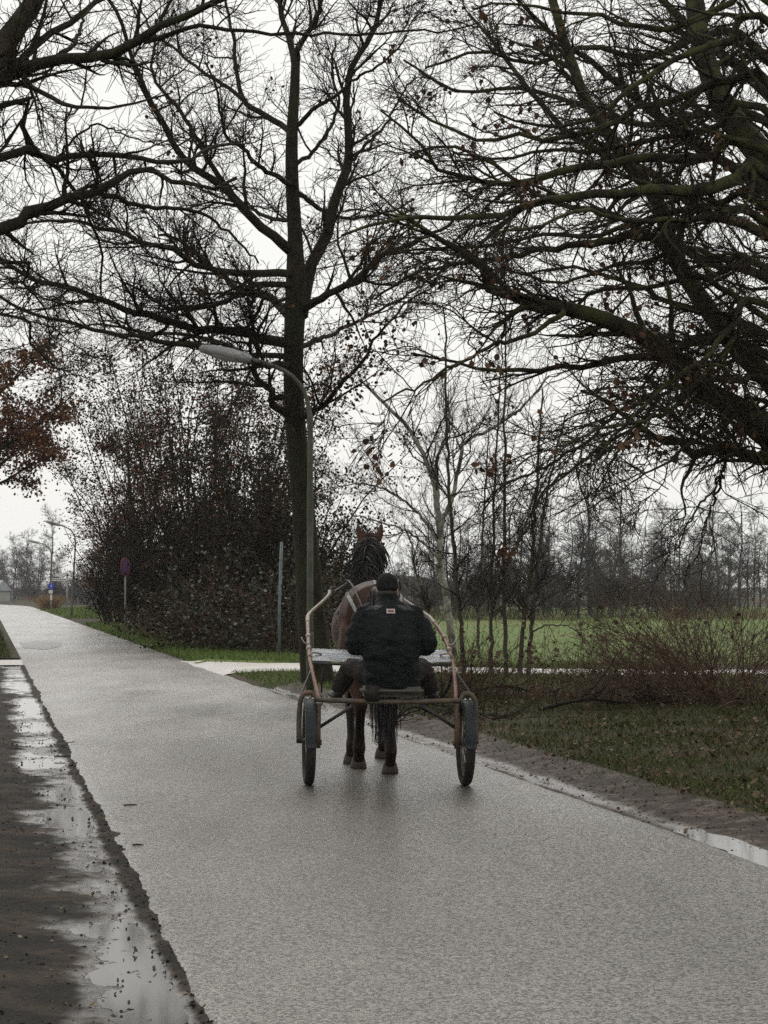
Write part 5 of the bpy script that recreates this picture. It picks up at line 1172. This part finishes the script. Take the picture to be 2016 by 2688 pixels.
# bm_tube axes: N = up x T, so first radius is across T for up=(1,0,0)
hd = [(.07, 1.72, 2.055), (.07, 1.80, 2.04), (.07, 1.90, 1.95), (.07, 2.02, 1.81), (.07, 2.12, 1.68), (.07, 2.17, 1.61)]
bm_tube(bm, hd, [(.07, .07), (.105, .098), (.115, .098), (.09, .075), (.072, .062), (.05, .05)], 16, True, (1, 0, 0.001))
for s_ in (-1, 1):
    e0 = Vector((.07 + s_ * .072, 1.74, 2.035)); e1 = e0 + Vector((s_ * .018, .005, .055)); e2 = e0 + Vector((s_ * .036, .01, .125)); e3 = e0 + Vector((s_ * .042, .012, .182))
    bm_tube(bm, [e0, e1, e2, e3], [(.040, .030), (.040, .028), (.027, .022), (.008, .008)], 12, True, (0, 1, 0))
    ellipsoid(bm, (.07 + s_ * .092, 1.90, 1.985), (.016, .024, .02))
# hind legs: thigh, gaskin, hock, cannon, fetlock, pastern
def leg(pts, rad): bm_tube(bm, pts, rad, 14, True, (0, 1, 0))
leg([(.14, .26, 1.30), (.165, .30, 1.08), (.16, .30, .92), (.135, .17, .78), (.12, .03, .655), (.115, -.01, .59), (.118, .01, .50), (.12, .02, .36), (.122, .0, .24), (.122, -.015, .19), (.122, .01, .13), (.122, .045, .075)],
    [(.15, .23), (.15, .22), (.125, .165), (.102, .112), (.074, .080), (.068, .074), (.050, .054), (.045, .047), (.054, .056), (.058, .060), (.050, .050), (.056, .058)])
leg([(-.14, .26, 1.30), (-.165, .38, 1.08), (-.16, .45, .92), (-.135, .44, .78), (-.115, .38, .645), (-.11, .36, .58), (-.11, .41, .50), (-.112, .47, .36), (-.114, .50, .24), (-.114, .50, .19), (-.114, .53, .13), (-.114, .565, .075)],
    [(.15, .23), (.15, .21), (.125, .16), (.102, .112), (.074, .080), (.068, .074), (.050, .054), (.045, .047), (.054, .056), (.058, .060), (.050, .050), (.056, .058)])
leg([(-.14, 1.42, 1.20), (-.15, 1.38, 1.0), (-.15, 1.30, .84), (-.145, 1.22, .66), (-.145, 1.18, .56), (-.15, 1.11, .40), (-.15, 1.05, .25), (-.15, 1.02, .19), (-.15, 1.03, .13), (-.15, 1.05, .075)],
    [(.10, .16), (.085, .13), (.066, .088), (.058, .060), (.058, .060), (.042, .044), (.043, .044), (.054, .054), (.048, .048), (.054, .056)])
leg([(.14, 1.42, 1.20), (.17, 1.50, 1.0), (.185, 1.55, .84), (.19, 1.60, .66), (.19, 1.63, .56), (.19, 1.66, .40), (.19, 1.68, .25), (.19, 1.68, .19), (.19, 1.71, .13), (.19, 1.74, .075)],
    [(.10, .16), (.085, .13), (.066, .088), (.058, .060), (.058, .060), (.042, .044), (.043, .044), (.054, .054), (.048, .048), (.054, .056)])
hbody = fused('body', bm, 'coat', horse, .015, 5, lambda c: .005 * noise.noise(Vector((c.x * 7, c.y * 5, c.z * 5))))
for (hx_, hy_) in ((.122, .055), (-.114, .575), (-.15, 1.06), (.19, 1.75)):
    bm = bmesh.new(); bm_tube(bm, [(hx_, hy_ + .012, -.002), (hx_, hy_ + .008, .03), (hx_, hy_ - .002, .085), (hx_, hy_ - .006, .098)], [(.074, .076), (.070, .072), (.058, .060), (.044, .046)], 16, True, (0, 1, 0)); bm_obj('hoof', bm, 'hoof', horse)
HTREE = BVHTree.FromPolygons([v_.co[:] for v_ in hbody.data.vertices], [p_.vertices[:] for p_ in hbody.data.polygons])
rng = np.random.default_rng(9)
def strands(name, starts, dirs, ln, K, r, m, parent, grav=.35, wander=.10):
    n = len(starts); P = np.zeros((n, K, 3)); P[:, 0] = starts; d = np.array(dirs, float); d /= np.linalg.norm(d, axis=1, keepdims=True)
    for k in range(1, K):
        d = d + rng.normal(size=d.shape) * wander; d[:, 2] -= grav; d /= np.linalg.norm(d, axis=1, keepdims=True); P[:, k] = P[:, k - 1] + d * (ln / (K - 1))[:, None]
    R = np.linspace(1, .35, K)[None] * r * rng.uniform(.7, 1.2, (n, 1))
    return tubes(name, [(P, R, 3)], m, parent)
# mane: thick, falling to both sides, mostly right
n = 1250; t = rng.random(n); crest = resample(np.array([(0, 1.16, 1.60), (0, 1.27, 1.69), (.01, 1.44, 1.86), (.04, 1.57, 1.99), (.06, 1.68, 2.05), (.07, 1.75, 2.07)]), 40)
st = crest[(t * 39).astype(int)] + rng.normal(size=(n, 3)) * np.array([.018, .012, .012])
side = np.where(rng.random(n) < .62, 1.0, -1.0)
kind(strands('mane', st, np.column_stack([side * rng.uniform(.15, .7, n), rng.uniform(-.5, -.05, n), rng.uniform(-.2, .15, n)]), rng.uniform(.16, .34, n), 7, .0075, 'horse_hair', horse, .42, .10), 'stuff')
# forelock tuft between the ears
n = 120; st = np.column_stack([.07 + rng.normal(size=n) * .030, 1.745 + rng.normal(size=n) * .02, 2.07 + rng.normal(size=n) * .01])
kind(strands('forelock', st, rng.normal(size=(n, 3)) * .5 + np.array([0, .3, .3]), rng.uniform(.05, .12, n), 5, .007, 'horse_hair', horse, .35, .12), 'stuff')
# tail
bm = bmesh.new(); bm_tube(bm, curve_pts([(0, .10, 1.56), (.0, .0, 1.56), (.01, -.06, 1.48), (.02, -.07, 1.36), (.03, -.06, 1.20)], 12), [.045] * 4 + [.05] * 4 + [.035] * 4, 10); dock = bm_obj('tail', bm, 'horse_hair', horse)
n = 520; t = rng.random(n); dk = resample(np.array([(0, .03, 1.56), (.0, -.03, 1.54), (.01, -.07, 1.46), (.02, -.075, 1.34), (.03, -.06, 1.18)]), 30)
st = dk[(t * 29).astype(int)] + rng.normal(size=(n, 3)) * np.array([.03, .015, .012])
kind(strands('tail_hair', st, np.column_stack([rng.normal(size=n) * .07 + .05, -rng.uniform(.1, .35, n), rng.uniform(-.9, .1, n)]), np.clip((1.36 - t * .40) * rng.uniform(.55, 1.0, n), .2, 1.24), 12, .006, 'horse_hair', dock, .40, .03), 'stuff')
# harness
def strap_on(name, pts, wd, m, parent, n=26, off=.008, mode='rear'):
    """ribbon laid on the body by casting from behind (or from outside towards the spine)"""
    q = resample(np.array(pts, float), n); C_ = []
    for a in q:
        if mode == 'rear':
            h = HTREE.ray_cast(Vector((a[0], -1.5, a[1])), Vector((0, 1, 0)))
        else:
            c_ = Vector((0, a[1], 1.28)); d_ = (Vector((math.cos(a[0]), 0, math.sin(a[0])))); h = HTREE.ray_cast(c_ + d_ * 1.0, -d_)
        if h[0]: C_.append((h[0] + h[1] * off, h[1]))
    bm = bmesh.new(); prev = None
    for i, (c_, n_) in enumerate(C_):
        T_ = (C_[min(i + 1, len(C_) - 1)][0] - C_[max(i - 1, 0)][0]).normalized(); s_ = T_.cross(n_).normalized() * wd / 2
        cur = (bm.verts.new(c_ + s_), bm.verts.new(c_ - s_))
        if prev: bm.faces.new((prev[0], prev[1], cur[1], cur[0]))
        prev = cur
    bmesh.ops.solidify(bm, geom=bm.faces[:], thickness=.004)
    return bm_obj(name, bm, m, parent)
har = hbody
strap_on('breeching_strap', [(-.232, 1.535), (-.205, 1.47), (-.172, 1.40), (-.13, 1.33), (-.08, 1.29), (0, 1.27), (.08, 1.29), (.13, 1.33), (.172, 1.40), (.205, 1.47), (.232, 1.535)], .034, 'strap', horse, 40)
for s_ in (-1, 1):
    a0 = math.pi / 2
    strap_on('hip_strap', [(a0 + s_ * .74, .30), (a0 + s_ * .5, .42), (a0 + s_ * .25, .55), (a0 + s_ * .05, .62)], .026, 'strap', horse, 16, .008, 'wrap')
    strap_on('trace', [(a0 + s_ * 1.25, .34), (a0 + s_ * 1.30, .7), (a0 + s_ * 1.32, 1.1)], .030, 'leather', horse, 18, .008, 'wrap')
strap_on('girth', [(a, 1.12) for a in np.linspace(-math.pi / 2, math.pi * 1.5, 12)], .075, 'leather', horse, 48, .009, 'wrap')
strap_on('back_strap', [(math.pi / 2, .10), (math.pi / 2, .5), (math.pi / 2, 1.1)], .028, 'strap', horse, 16, .008, 'wrap')
hr = HTREE.ray_cast(Vector((-.232, -1.5, 1.535)), Vector((0, 1, 0)))[0] or Vector((-.23, .3, 1.53))
bm = bmesh.new(); bm_tube(bm, [(.018 * math.cos(a) + hr.x, hr.y - .012, hr.z + .018 * math.sin(a)) for a in np.linspace(0, 6.283, 13)], .005, 6, False); bm_obj('buckle_ring', bm, 'chrome', horse)
for s_ in (-1, 1):
    bm = bmesh.new(); bm_box(bm, (.07 + s_ * .125, 1.93, 1.965), (.012, .13, .12), Matrix.Rotation(s_ * .25, 3, 'Z')); bmesh.ops.bevel(bm, geom=bm.edges[:], offset=.004, segments=1, affect='EDGES'); bm_obj('blinker', bm, 'leather', horse)
    tube_obj('bridle_strap', curve_pts([(.07 + s_ * .035, 1.76, 2.14), (.07 + s_ * .108, 1.80, 2.05), (.07 + s_ * .122, 1.90, 1.95), (.07 + s_ * .10, 2.02, 1.80)], 12), [(.010, .004)] * 12, 'leather', horse, 6)
    # rein from the bit back to the driver's hand
    tube_obj('rein', curve_pts([(.07 + s_ * .09, 2.08, 1.72), (s_ * .26, 1.45, 1.58), (s_ * .30, 1.1, 1.58), (s_ * .22, .4, 1.66), (s_ * .14, -.15, 1.45), (s_ * .10 + .04, -.53, 1.17)], 30), [(.009, .003)] * 30, 'leather', horse, 6)
strap_on('saddle_pad', [(a, 1.12) for a in np.linspace(.5, math.pi - .5, 8)], .16, 'leather', horse, 24, .016, 'wrap')

# ================================================================== HAZE
hm = bpy.data.materials.new('haze'); hm.use_nodes = True; t = hm.node_tree; t.nodes.clear()
o_ = t.nodes.new('ShaderNodeOutputMaterial'); v_ = t.nodes.new('ShaderNodeVolumePrincipled')
v_.inputs['Color'].default_value = (.93, .96, 1.0, 1); v_.inputs['Density'].default_value = .00016; v_.inputs['Anisotropy'].default_value = .3
t.links.new(v_.outputs[0], o_.inputs['Volume'])
bm = bmesh.new(); bm_box(bm, (0, 200, 18), (1900, 1900, 40)); me = bpy.data.meshes.new('haze'); bm.to_mesh(me); bm.free()
hz = link('haze', me, hm); tag(hz, 'thin grey winter haze over the meadow and road', 'haze'); kind(hz, 'stuff')
